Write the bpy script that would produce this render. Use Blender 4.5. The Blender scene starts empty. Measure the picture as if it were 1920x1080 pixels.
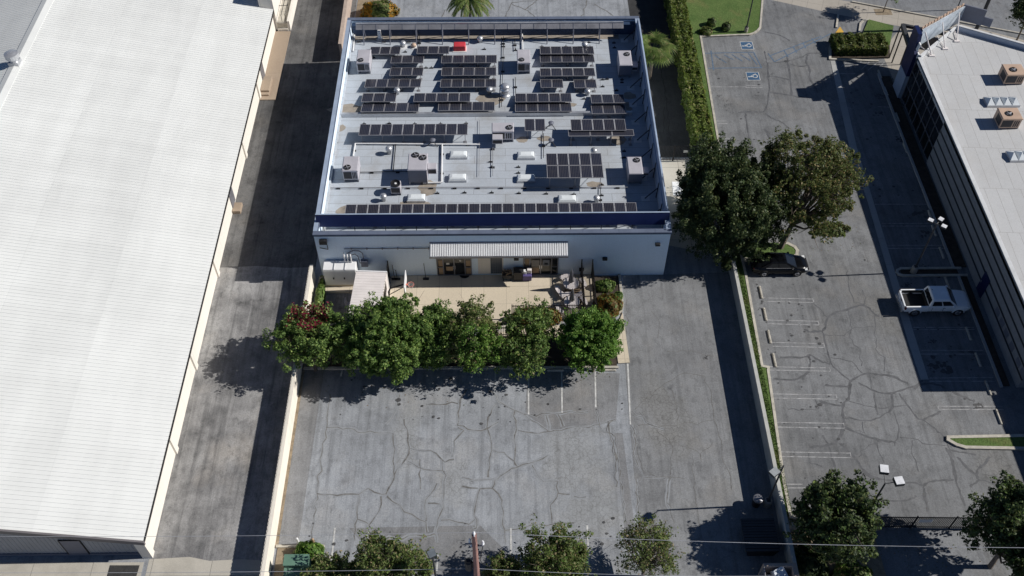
import bpy, math, random
import numpy as np
from mathutils import Vector, Matrix
R = math.radians
sc = bpy.context.scene
col = sc.collection
rng = random.Random(7)

# ------------------------------------------------------------------ camera
F_PX, TILT, CAM_H, YAW = 1840.0, R(50.6), 63.0, R(0.53)
cd = bpy.data.cameras.new('drone_camera')
cd.sensor_width = 36.0
cd.lens = F_PX / 1920.0 * 36.0
cd.clip_end = 3000.0
cam = bpy.data.objects.new('drone_camera', cd)
cam.location = (0, 0, CAM_H)
cam.rotation_euler = (R(90) - TILT, 0, -YAW)
col.objects.link(cam)
sc.camera = cam

def G(px, py, z=0.0):
    """surveyed plan position of a point seen on the photograph, lying at height z"""
    u = (px - 960) / F_PX
    v = (py - 540) / F_PX
    c, s = math.cos(TILT), math.sin(TILT)
    X, Y, Z = u, c - v * s, -s - v * c
    t = (z - CAM_H) / Z
    X *= t
    Y *= t
    ca, sa = math.cos(-YAW), math.sin(-YAW)
    return (X * ca - Y * sa, X * sa + Y * ca)

def GY(px, py, Y0):
    """same, for a point on the vertical plane y = Y0: returns x, z"""
    a, b = G(px, py, 0), G(px, py, 10)
    z = (Y0 - a[1]) / (b[1] - a[1]) * 10
    return G(px, py, z)[0], z

# ------------------------------------------------------------------ world, sun
SUN_EL = R(36.0)
SUN_AZ = R(2.6)           # towards +X, slightly towards +Y
w = bpy.data.worlds.new('World')
sc.world = w
w.use_nodes = True
nt = w.node_tree
bg = nt.nodes['Background']
sky = nt.nodes.new('ShaderNodeTexSky')
sky.sky_type = 'NISHITA'
sky.sun_disc = False
sky.sun_elevation = SUN_EL
sky.sun_rotation = R(90) - SUN_AZ
sky.altitude = 4000
sky.air_density = 0.9
sky.dust_density = 0.1
sky.ozone_density = 4.0
nt.links.new(sky.outputs[0], bg.inputs[0])
bg.inputs[1].default_value = 0.062
sl = bpy.data.lights.new('sun', 'SUN')
sl.energy = 5.0
sl.angle = R(0.5)
sl.color = (1.0, 0.96, 0.90)
sun = bpy.data.objects.new('sun', sl)
col.objects.link(sun)
sd = Vector((-math.cos(SUN_EL) * math.cos(SUN_AZ), -math.cos(SUN_EL) * math.sin(SUN_AZ), -math.sin(SUN_EL)))
sun.rotation_euler = sd.to_track_quat('-Z', 'Y').to_euler()
sun.location = (60, 60, 80)
sc.view_settings.view_transform = 'Standard'
sc.view_settings.look = 'None'
sc.view_settings.exposure = 0.0
sc.view_settings.gamma = 1.0
sc.cycles.max_bounces = 5
sc.cycles.diffuse_bounces = 3
sc.cycles.use_denoising = True

# ------------------------------------------------------------------ materials
class N:
    """tiny node builder"""
    def __init__(s, name):
        s.m = bpy.data.materials.new(name)
        s.m.use_nodes = True
        s.t = s.m.node_tree
        s.b = s.t.nodes['Principled BSDF']
        s.tc = None
    def new(s, k, **kw):
        n = s.t.nodes.new(k)
        for a, v in kw.items():
            setattr(n, a, v)
        return n
    def ln(s, a, b):
        s.t.links.new(a, b)
    def pos(s):
        if not s.tc:
            s.tc = s.new('ShaderNodeNewGeometry')
        return s.tc.outputs['Position']
    def val(s, x):
        return x
    def setin(s, sock, x):
        if hasattr(x, 'is_output') or isinstance(x, bpy.types.NodeSocket):
            s.ln(x, sock)
        else:
            sock.default_value = x
    def math(s, op, a, b=0.0, c=None, clamp=False):
        n = s.new('ShaderNodeMath', operation=op, use_clamp=clamp)
        s.setin(n.inputs[0], a)
        s.setin(n.inputs[1], b)
        if c is not None:
            s.setin(n.inputs[2], c)
        return n.outputs[0]
    def noise(s, scale, detail=4, rough=.55, vec=None, dist=0.0):
        n = s.new('ShaderNodeTexNoise')
        n.inputs['Scale'].default_value = scale
        n.inputs['Detail'].default_value = detail
        n.inputs['Roughness'].default_value = rough
        n.inputs['Distortion'].default_value = dist
        s.ln(vec if vec is not None else s.pos(), n.inputs['Vector'])
        return n.outputs['Fac']
    def mapr(s, x, a, b, c=0.0, d=1.0, smooth=False):
        n = s.new('ShaderNodeMapRange')
        n.interpolation_type = 'SMOOTHSTEP' if smooth else 'LINEAR'
        s.setin(n.inputs[0], x)
        for i, q in enumerate((a, b, c, d)):
            n.inputs[i + 1].default_value = q
        return n.outputs[0]
    def mix(s, f, a, b, mode='MIX'):
        n = s.new('ShaderNodeMix', data_type='RGBA', blend_type=mode)
        s.setin(n.inputs[0], f)
        for i, q in ((6, a), (7, b)):
            if isinstance(q, (tuple, list)):
                n.inputs[i].default_value = (*q[:3], 1)
            else:
                s.ln(q, n.inputs[i])
        return n.outputs[2]
    def scalevec(s, sx, sy, sz, vec=None, rot=0.0):
        n = s.new('ShaderNodeMapping')
        n.inputs['Scale'].default_value = (sx, sy, sz)
        n.inputs['Rotation'].default_value = (0, 0, rot)
        s.ln(vec if vec is not None else s.pos(), n.inputs['Vector'])
        return n.outputs[0]
    def out(s, c, rough=.7, metal=0.0, spec=.4, bump=None, bstr=.3, bdist=.02):
        if isinstance(c, (tuple, list)):
            s.b.inputs['Base Color'].default_value = (*c[:3], 1)
        else:
            s.ln(c, s.b.inputs['Base Color'])
        s.setin(s.b.inputs['Roughness'], rough)
        s.b.inputs['Metallic'].default_value = metal
        s.b.inputs['Specular IOR Level'].default_value = spec
        if bump is not None:
            n = s.new('ShaderNodeBump')
            n.inputs['Strength'].default_value = bstr
            n.inputs['Distance'].default_value = bdist
            s.ln(bump, n.inputs['Height'])
            s.ln(n.outputs[0], s.b.inputs['Normal'])
        return s.m

def M(name, c, rough=.6, metal=0.0, spec=.4, var=.18, scale=1.2, fine=12.0):
    """plain painted / weathered material with soft dirt variation"""
    n = N(name)
    a = n.noise(scale, 5, .6)
    b = n.noise(fine, 3, .6)
    k = n.math('ADD', n.mapr(a, .3, .7, -var, var), n.mapr(b, .3, .7, -var * .45, var * .45))
    k = n.math('ADD', k, 1.0)
    cc = n.new('ShaderNodeVectorMath', operation='SCALE')
    cc.inputs[0].default_value = c
    n.ln(k, cc.inputs['Scale'])
    return n.out(cc.outputs[0], n.mapr(a, .3, .7, rough - .06, min(1, rough + .08)), metal, spec)

def drip(name, c, amt=.22):
    """painted wall with faint vertical run marks and grime"""
    n = N(name)
    a = n.noise(1.0, 5, .65, n.scalevec(2.6, 2.6, .12))
    b = n.noise(.5, 5, .65)
    g = n.noise(16.0, 3, .6)
    cc = n.mix(n.mapr(a, .5, .75, 0, amt), c, tuple(q * .62 for q in c))
    cc = n.mix(n.mapr(b, .5, .75, 0, amt * .7), cc, (c[0] * .74, c[1] * .68, c[2] * .6))
    v = n.new('ShaderNodeVectorMath', operation='SCALE')
    n.ln(cc, v.inputs[0])
    n.ln(n.mapr(g, .3, .7, .94, 1.05), v.inputs['Scale'])
    return n.out(v.outputs[0], .88, 0, .25, bump=g, bstr=.2)

def asphalt(name, dark, light, cracks=.5, streak=.4, gators=(), seal=(.035, .036, .04)):
    n = N(name)
    big = n.noise(.11, 5, .6)
    med = n.noise(.6, 5, .65, dist=.4)
    grain = n.noise(9.0, 6, .75)
    speck = n.noise(38.0, 2, .6)
    f = n.math('ADD', n.mapr(big, .34, .62, 0, .72), n.mapr(med, .3, .7, -.05, .38))
    c = n.mix(n.math('MULTIPLY', f, 1.0, clamp=True), dark, light)
    # warm dusty areas
    c = n.mix(n.mapr(n.noise(.23, 4, .6, n.scalevec(1, 1, 1, rot=.6)), .52, .72, 0, .45), c, (light[0] * 1.02, light[1] * .93, light[2] * .82))
    # long faint tyre streaks
    st = n.noise(1.0, 4, .6, n.scalevec(2.3, .09, 1))
    c = n.mix(n.mapr(st, .48, .72, 0, streak * 1.0), c, tuple(q * .62 for q in dark))
    sm = n.noise(.45, 6, .78, dist=.25)
    c = n.mix(n.mapr(sm, .50, .68, 0, .45), c, tuple(q * .55 for q in dark))
    sm2 = n.noise(1.9, 5, .7, n.scalevec(1, .6, 1), dist=.2)
    c = n.mix(n.mapr(sm2, .52, .72, 0, .5), c, tuple(q * .5 for q in dark))
    st2 = n.noise(1.0, 4, .65, n.scalevec(3.6, .16, 1, rot=.12))
    c = n.mix(n.mapr(st2, .55, .75, 0, streak * .6), c, tuple(min(1, q * 1.22) for q in light))
    # oil drips
    oil = n.math('MULTIPLY', n.mapr(n.noise(.9, 3, .5), .66, .74), n.mapr(n.noise(4.0, 3, .6), .4, .6))
    c = n.mix(n.math('MULTIPLY', oil, .55), c, tuple(q * .35 for q in dark))
    k = n.math('ADD', n.mapr(grain, .25, .75, .70, 1.28), n.mapr(speck, .3, .7, -.16, .16))
    cc = n.new('ShaderNodeVectorMath', operation='SCALE')
    n.ln(c, cc.inputs[0])
    n.ln(k, cc.inputs['Scale'])
    c = cc.outputs[0]
    # crack network
    wob = n.new('ShaderNodeTexNoise')
    wob.inputs['Scale'].default_value = .5
    wob.inputs['Detail'].default_value = 5
    n.ln(n.pos(), wob.inputs['Vector'])
    wv = n.new('ShaderNodeVectorMath', operation='MULTIPLY_ADD')
    n.ln(wob.outputs['Color'], wv.inputs[0])
    wv.inputs[1].default_value = (1.6, 1.6, 0)
    n.ln(n.pos(), wv.inputs[2])
    def vor(scale, width, vec):
        v = n.new('ShaderNodeTexVoronoi', feature='DISTANCE_TO_EDGE')
        v.voronoi_dimensions = '2D'
        v.inputs['Scale'].default_value = scale
        n.ln(vec, v.inputs['Vector'])
        return n.mapr(v.outputs['Distance'], 0, width, 1, 0)
    e1 = n.math('MULTIPLY', vor(.20, .007, wv.outputs[0]), n.mapr(n.noise(.35, 3), .45, .6))
    tot = n.math('MULTIPLY', e1, cracks)
    if gators:
        gm = None
        for (gx, gy, rx, ry) in gators:
            sv = n.new('ShaderNodeVectorMath', operation='MULTIPLY_ADD')
            n.ln(n.pos(), sv.inputs[0])
            sv.inputs[1].default_value = (1 / rx, 1 / ry, 0)
            sv.inputs[2].default_value = (-gx / rx, -gy / ry, 0)
            ln_ = n.new('ShaderNodeVectorMath', operation='LENGTH')
            n.ln(sv.outputs[0], ln_.inputs[0])
            d = n.mapr(n.math('ADD', ln_.outputs['Value'], n.mapr(n.noise(.8, 4), 0, 1, -.8, .8)), .5, 1.05, 1, 0)
            gm = d if gm is None else n.math('MAXIMUM', gm, d)
        wv2 = n.new('ShaderNodeVectorMath', operation='MULTIPLY_ADD')
        wob2 = n.new('ShaderNodeTexNoise')
        wob2.inputs['Scale'].default_value = 2.2
        wob2.inputs['Detail'].default_value = 5
        wob2.inputs['Roughness'].default_value = .7
        n.ln(n.pos(), wob2.inputs['Vector'])
        n.ln(wob2.outputs['Color'], wv2.inputs[0])
        wv2.inputs[1].default_value = (.75, .75, 0)
        n.ln(n.pos(), wv2.inputs[2])
        e2 = n.math('MULTIPLY', vor(2.7, .10, wv2.outputs[0]), gm)
        e2 = n.math('MULTIPLY', e2, n.mapr(n.noise(.9, 4, .7), .3, .65, .15, .8))
        tot = n.math('MAXIMUM', tot, e2)
        c = n.mix(n.math('MULTIPLY', gm, .28), c, (light[0] * .95, light[1] * .9, light[2] * .8))
    c = n.mix(tot, c, seal)
    return n.out(c, .88, 0, .25, bump=grain, bstr=.35, bdist=.03)

def slabs(name, base, w_, h_, joint=.012, dirt=(.12, .1, .08), dk=.35, off=.0, jcol=None, rot=0.0):
    """concrete or membrane in sheets with dark joints"""
    n = N(name)
    br = n.new('ShaderNodeTexBrick')
    br.offset = off
    br.inputs['Scale'].default_value = 1.0
    br.inputs['Brick Width'].default_value = w_
    br.inputs['Row Height'].default_value = h_
    br.inputs['Mortar Size'].default_value = joint
    br.inputs['Mortar Smooth'].default_value = .2
    br.inputs['Color1'].default_value = (*base, 1)
    br.inputs['Color2'].default_value = (*[q * .93 for q in base], 1)
    br.inputs['Mortar'].default_value = (*(jcol or [q * .45 for q in base]), 1)
    v = n.scalevec(1, 1, 1, rot=rot)
    n.ln(v, br.inputs['Vector'])
    c = br.outputs['Color']
    big = n.noise(.28, 6, .65, dist=.3)
    c = n.mix(n.mapr(big, .5, .75, 0, dk), c, dirt)
    c = n.mix(n.mapr(n.noise(1.5, 5, .7), .5, .8, 0, dk * .7), c, tuple(q * .72 for q in base))
    g = n.noise(14.0, 4, .7)
    cc = n.new('ShaderNodeVectorMath', operation='SCALE')
    n.ln(c, cc.inputs[0])
    n.ln(n.mapr(g, .25, .75, .86, 1.12), cc.inputs['Scale'])
    return n.out(cc.outputs[0], .8, 0, .3, bump=g, bstr=.15)

def leafmat(name, c1, c2, c3=None, trans=.4):
    n = N(name)
    geo = n.new('ShaderNodeNewGeometry')
    rp = geo.outputs['Random Per Island']
    cl = n.noise(.55, 3, .6)
    c = n.mix(n.math('ADD', n.math('MULTIPLY', rp, .65), n.mapr(cl, .3, .7, -.15, .5), clamp=True), c1, c2)
    if c3:
        c = n.mix(n.math('GREATER_THAN', rp, .86), c, c3)
    n.out(c, .55, 0, .3)
    tr = n.new('ShaderNodeBsdfTranslucent')
    n.ln(c, tr.inputs['Color'])
    mx = n.new('ShaderNodeMixShader')
    mx.inputs[0].default_value = trans
    n.ln(n.b.outputs[0], mx.inputs[1])
    n.ln(tr.outputs[0], mx.inputs[2])
    n.ln(mx.outputs[0], n.t.nodes['Material Output'].inputs['Surface'])
    return n.m

def grassmat(name, c1, c2, c3):
    n = N(name)
    a = n.noise(.6, 5, .65)
    b = n.noise(7.0, 5, .75)
    c = n.mix(n.mapr(a, .35, .65), c1, c2)
    c = n.mix(n.mapr(n.noise(.35, 4, .6, n.scalevec(1, 1, 1, rot=1)), .55, .75, 0, .6), c, c3)
    cc = n.new('ShaderNodeVectorMath', operation='SCALE')
    n.ln(c, cc.inputs[0])
    n.ln(n.mapr(b, .25, .75, .55, 1.4), cc.inputs['Scale'])
    return n.out(cc.outputs[0], .9, 0, .15, bump=b, bstr=.8, bdist=.08)

def panelmat(name):
    """solar glass with rows of dark cells"""
    n = N(name)
    tc = n.new('ShaderNodeTexCoord')
    sep = n.new('ShaderNodeSeparateXYZ')
    n.ln(tc.outputs['UV'], sep.inputs[0])
    fx = n.math('FRACT', n.math('MULTIPLY', sep.outputs[0], 6.0))
    fy = n.math('FRACT', n.math('MULTIPLY', sep.outputs[1], 10.0))
    lx = n.math('LESS_THAN', fx, .16)
    ly = n.math('LESS_THAN', fy, .07)
    ob = n.new('ShaderNodeObjectInfo')
    base = n.mix(n.math('MULTIPLY', ob.outputs['Random'], 1.0), (.013, .014, .024), (.02, .023, .04))
    c = n.mix(n.math('MAXIMUM', lx, n.math('MULTIPLY', ly, .5)), base, (.105, .102, .11))
    c = n.mix(n.mapr(n.noise(1.1, 5, .75), .5, .8, 0, .3), c, (.11, .092, .08))
    return n.out(c, .28, 0, .45)

MAT = {}
def mk():
    m = MAT
    P = G
    ga = []
    for (px, py, rx, ry) in ((1075, 860, 3.0, 4.2), (760, 830, 1.3, 3.8), (850, 905, 1.6, 2.2), (1130, 950, 1.5, 2.6), (1095, 960, 2.2, 2.0), (1255, 800, 2.2, 3.0), (1225, 745, 1.5, 2.6)):
        q = P(px, py)
        ga.append((q[0], q[1], rx, ry))
    m['lot'] = asphalt('lot_asphalt', (.225, .236, .252), (.365, .385, .415), .12, .55, ga, seal=(.14, .14, .138))
    m['lotr'] = asphalt('drive_asphalt', (.165, .168, .174), (.265, .272, .28), .3, .5, ga, seal=(.075, .074, .072))
    m['alley'] = asphalt('alley_asphalt', (.095, .095, .098), (.40, .395, .39), .25, .55, seal=(.08, .08, .08))
    gb = []
    for (px, py, rx, ry) in ((1870, 880, 2.0, 3.0), (1400, 870, 1.5, 2.0), (1660, 590, 1.8, 2.5)):
        q = P(px, py)
        gb.append((q[0], q[1], rx, ry))
    m['lot2'] = asphalt('neighbour_lot_asphalt', (.14, .143, .148), (.24, .247, .256), .12, .5, gb, seal=(.07, .07, .07))
    m['street'] = asphalt('street_asphalt', (.17, .175, .185), (.24, .25, .265), .5, .4)
    m['patch'] = asphalt('patch_asphalt', (.185, .188, .195), (.265, .27, .28), .1, .45)
    m['alley2'] = asphalt('dark_north_alley_asphalt', (.055, .055, .057), (.18, .178, .176), .25, .55, seal=(.05, .05, .05))  # darker north asphalt, tone also lowered to deepen the shade on it
    m['lcrack'] = M('dark_lane_crack', (.018, .018, .018), .9, var=.2)
    m['halo'] = M('crack_edge_wear', (.265, .277, .293), .9, var=.15, scale=1.5)
    m['seal'] = M('crack_sealant', (.105, .107, .113), .6, var=.3, scale=2)
    m['crack'] = M('open_crack', (.155, .152, .146), .9, var=.4, scale=3)
    m['conc'] = slabs('patio_concrete', (.63, .55, .43), 1.85, 1.85, .012, (.33, .27, .2), .35)
    m['walkc'] = slabs('sidewalk_concrete', (.42, .385, .335), 1.6, 1.6, .014, (.22, .19, .15), .4, rot=.33)
    m['drivec'] = slabs('driveway_concrete', (.50, .47, .41), 4.0, 3.0, .02, (.15, .14, .12), .45)
    m['kerb'] = M('kerb_concrete', (.46, .43, .37), .85, var=.22, scale=2.2)
    m['gutter'] = slabs('gutter_concrete', (.42, .42, .41), 5, 3, .012, (.14, .14, .14), .4)
    m['soil'] = M('planter_soil', (.055, .043, .032), .95, var=.45, scale=2.5)
    m['drysoil'] = M('dry_soil', (.25, .2, .14), .95, var=.3, scale=2.5)
    m['lawn'] = grassmat('lawn_grass', (.08, .135, .038), (.12, .175, .055), (.19, .16, .07))
    m['lawn2'] = grassmat('dry_verge', (.05, .075, .018), (.085, .09, .03), (.14, .105, .05))
    m['white'] = M('worn_white_paint', (.52, .52, .51), .8, var=.3, scale=3.0, fine=20)
    m['bluep'] = M('faded_blue_paint', (.10, .15, .22), .8, var=.3, scale=3)
    m['isa'] = M('blue_symbol_paint', (.04, .10, .19), .7, var=.2)
    m['yellow'] = M('yellow_paint', (.6, .36, .06), .8)
    m['whitef'] = M('half_worn_line_paint', (.32, .32, .325), .85, var=.5, scale=2.5, fine=16)
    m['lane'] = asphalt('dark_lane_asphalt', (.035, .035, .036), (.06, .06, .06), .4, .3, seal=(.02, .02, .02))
    m['blotch'] = M('oil_blotch', (.07, .07, .072), .6, var=.4, scale=4)
    # buildings
    m['roof'] = slabs('membrane_roof', (.45, .49, .54), 9.0, .95, .014, (.24, .21, .17), .5, .3, (.17, .17, .18))
    m['stain'] = M('roof_stain', (.29, .255, .215), .9, var=.25, scale=1.6)
    m['patchw'] = M('white_roof_patch', (.60, .61, .62), .8, var=.1)
    m['stucco'] = drip('pale_stucco', (.76, .88, .99), .10)
    m['stuccow'] = drip('white_stucco', (.78, .74, .67))
    m['capblue'] = M('light_blue_coping', (.33, .40, .51), .45, .0, .5, var=.1)
    m['capfront'] = M('slate_blue_coping', (.125, .15, .21), .45, .0, .4, var=.12)
    m['navy'] = M('navy_metal', (.006, .014, .075), .45, var=.12)
    m['bluetrim'] = M('blue_trim', (.03, .055, .11), .5, var=.1)
    m['dkmetal'] = M('dark_metal', (.022, .022, .025), .5, .2, var=.2)
    m['grmetal'] = M('grey_metal', (.28, .28, .30), .45, .4, var=.15)
    m['galv'] = M('galvanised_metal', (.55, .56, .58), .38, .6, var=.15)
    m['alu'] = M('aluminium_frame', (.36, .35, .36), .4, .3, var=.1)
    m['hvac'] = M('lavender_grey_sheet_metal', (.49, .475, .51), .5, .1, var=.08)
    m['hvact'] = M('tan_sheet_metal', (.52, .375, .28), .55, .1, var=.08)
    m['coil'] = M('dark_coil', (.04, .038, .042), .6, var=.3, fine=30)
    m['hvacs'] = M('slate_sheet_metal', (.16, .17, .21), .55, .1, var=.1)
    m['fan'] = M('fan_black', (.018, .018, .02), .5)
    m['red'] = M('red_tarp', (.55, .045, .06), .6, var=.12)
    m['whitem'] = M('white_metal', (.78, .78, .78), .45, .0, var=.05)
    m['pinkw'] = M('faded_white_sheet', (.74, .69, .67), .55, var=.06)
    m['sky'] = M('milky_skylight', (.72, .76, .78), .25, spec=.5, var=.06)
    m['glass'] = M('dark_glass', (.012, .014, .017), .08, spec=.6, var=.1)
    m['mullion'] = M('bronze_mullion', (.2, .2, .22), .4, .3)
    m['block'] = M('glass_block', (.05, .075, .09), .2, spec=.5)
    m['pvc'] = M('white_pipe', (.72, .72, .72), .5, var=.08)
    m['wood'] = M('weathered_wood', (.34, .24, .15), .8, var=.3)
    m['pole'] = M('red_brown_pole', (.36, .20, .17), .85, var=.2, scale=4)
    m['polegrey'] = M('light_pole_metal', (.055, .057, .06), .5, .2)
    m['lampw'] = M('lamp_housing_white', (.68, .69, .71), .5, var=.12, scale=3)
    m['lampg'] = M('lamp_housing_grey', (.33, .35, .36), .5, var=.12, scale=3)
    m['lampd'] = M('lamp_housing_shade_tone', (.13, .15, .17), .5, var=.12, scale=3)  # lamp cover with shade painted into its dark tone
    m['rust'] = M('bare_concrete', (.34, .31, .27), .85, var=.2)
    m['green'] = M('transformer_green', (.13, .235, .175), .5, var=.08)
    m['ceram'] = M('white_ceramic', (.8, .81, .83), .2, spec=.6)
    m['wire'] = M('bare_wire', (.42, .43, .46), .4, .2)
    m['rubber'] = M('tyre_rubber', (.018, .018, .018), .8)
    m['carw'] = M('white_car_paint', (.88, .90, .92), .22, .0, .6, var=.03)
    m['carb'] = M('black_car_paint', (.004, .0045, .006), .2, .0, .3, var=.1)
    m['chrome'] = M('bright_alloy', (.6, .6, .62), .25, .7)
    m['tail'] = M('tail_lamp_red', (.08, .01, .012), .2)
    m['headl'] = M('head_lamp_clear', (.75, .77, .78), .15)
    m['card'] = M('cardboard_and_white_waste', (.68, .72, .76), .6, var=.1)
    m['tan'] = M('tan_block_wall', (.44, .35, .29), .9, var=.15, scale=2)
    m['wallw'] = drip('painted_block_wall', (.80, .745, .655), .35)
    m['wallg'] = M('grey_block_wall', (.46, .46, .43), .9, var=.14, scale=1.2)
    m['bark'] = M('tree_bark', (.16, .13, .105), .9, var=.3, scale=4)
    m['stripe'] = M('dark_horizontal_groove', (.02, .021, .024), .7)
    m['siding'] = M('grey_block_face', (.27, .28, .295), .85, var=.12, scale=2, fine=16)
    m['table'] = M('speckled_pink_stone', (.74, .68, .67), .7, var=.16, scale=5)
    m['umb'] = M('folded_grey_canvas', (.2, .2, .215), .8, var=.2)
    m['purple'] = M('purple_plastic', (.10, .08, .22), .5)
    m['paper'] = M('paper_notice', (.62, .6, .55), .8)
    m['orange'] = M('orange_rim', (.55, .16, .12), .5)
    m['panel'] = panelmat('solar_cells')
    m['dock'] = slabs('tan_dock_concrete', (.36, .285, .215), 20, 20, .01, (.2, .14, .1), .35)
    # foliage
    m['lf1'] = leafmat('bright_leaves', (0.073, 0.134, 0.034), (0.213, 0.323, 0.085), (0.345, 0.444, 0.124))
    m['lf2'] = leafmat('olive_leaves', (0.082, 0.122, 0.036), (0.204, 0.255, 0.077), (0.327, 0.267, 0.143))
    m['lf3'] = leafmat('dark_leaves', (.03, .052, .02), (.085, .12, .04), (.14, .155, .06), .3)
    m['lf4'] = leafmat('brown_green_leaves', (.062, .085, .026), (.165, .19, .055), (.26, .2, .085))
    m['lf5'] = leafmat('vivid_leaves', (0.066, 0.148, 0.025), (0.185, 0.336, 0.058), (0.284, 0.416, 0.094))
    m['lf6'] = leafmat('rust_leaves', (0.115, 0.079, 0.023), (0.288, 0.144, 0.031), (0.173, 0.173, 0.043))
    m['lf7'] = leafmat('red_bracts', (0.130, 0.010, 0.026), (0.299, 0.021, 0.058), None)
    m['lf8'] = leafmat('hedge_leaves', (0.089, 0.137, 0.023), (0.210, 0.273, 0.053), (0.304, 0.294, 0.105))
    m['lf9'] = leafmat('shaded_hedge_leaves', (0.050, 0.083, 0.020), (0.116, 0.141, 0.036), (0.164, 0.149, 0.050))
    m['lfo'] = leafmat('orange_bloom', (.28, .13, .015), (.5, .27, .03), (.2, .17, .05))
    m['palm'] = leafmat('palm_leaves', (.08, .13, .03), (.20, .27, .07), (.26, .25, .1))
    # warehouse roof
    n = N('white_ribbed_roof')
    sv = n.scalevec(.9, .16, 1)
    a = n.noise(.6, 4, .6, sv)
    b = n.noise(.12, 3, .5)
    sep = n.new('ShaderNodeSeparateXYZ')
    n.ln(n.pos(), sep.inputs[0])
    row = n.math('FRACT', n.math('DIVIDE', n.math('ADD', sep.outputs[0], 44.4), 6.8))
    bandi = n.math('FLOOR', n.math('DIVIDE', n.math('ADD', sep.outputs[0], 44.4), 6.8))
    lap = n.math('LESS_THAN', row, .008)
    colu = n.math('FLOOR', n.math('DIVIDE', sep.outputs[1], 1.0))
    wn = n.new('ShaderNodeTexWhiteNoise', noise_dimensions='2D')
    cv = n.new('ShaderNodeCombineXYZ')
    n.ln(bandi, cv.inputs[0]); n.ln(colu, cv.inputs[1])
    n.ln(cv.outputs[0], wn.inputs['Vector'])
    k = n.math('ADD', n.mapr(a, .3, .7, -.035, .03), n.mapr(b, .3, .7, -.03, .03))
    k = n.math('ADD', k, n.mapr(wn.outputs['Value'], 0, 1, -.014, .014))
    wb = n.new('ShaderNodeTexWhiteNoise', noise_dimensions='1D')
    n.ln(bandi, wb.inputs['W'])
    k = n.math('ADD', k, n.mapr(wb.outputs['Value'], 0, 1, -.02, .02))
    k = n.math('SUBTRACT', k, n.math('MULTIPLY', lap, .035))
    k = n.math('ADD', k, .695)
    dr = n.noise(1.0, 6, .7, n.scalevec(.16, 2.4, 1))
    k = n.math('SUBTRACT', k, n.mapr(dr, .5, .75, 0, .03))
    blot = n.noise(.22, 6, .7, dist=1.0)
    k = n.math('SUBTRACT', k, n.mapr(blot, .55, .75, 0, .015))
    cc = n.new('ShaderNodeVectorMath', operation='SCALE')
    cc.inputs[0].default_value = (.985, 1.0, .98)
    n.ln(k, cc.inputs['Scale'])
    m['wroof'] = n.out(cc.outputs[0], .55, 0, .3)
mk()

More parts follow.
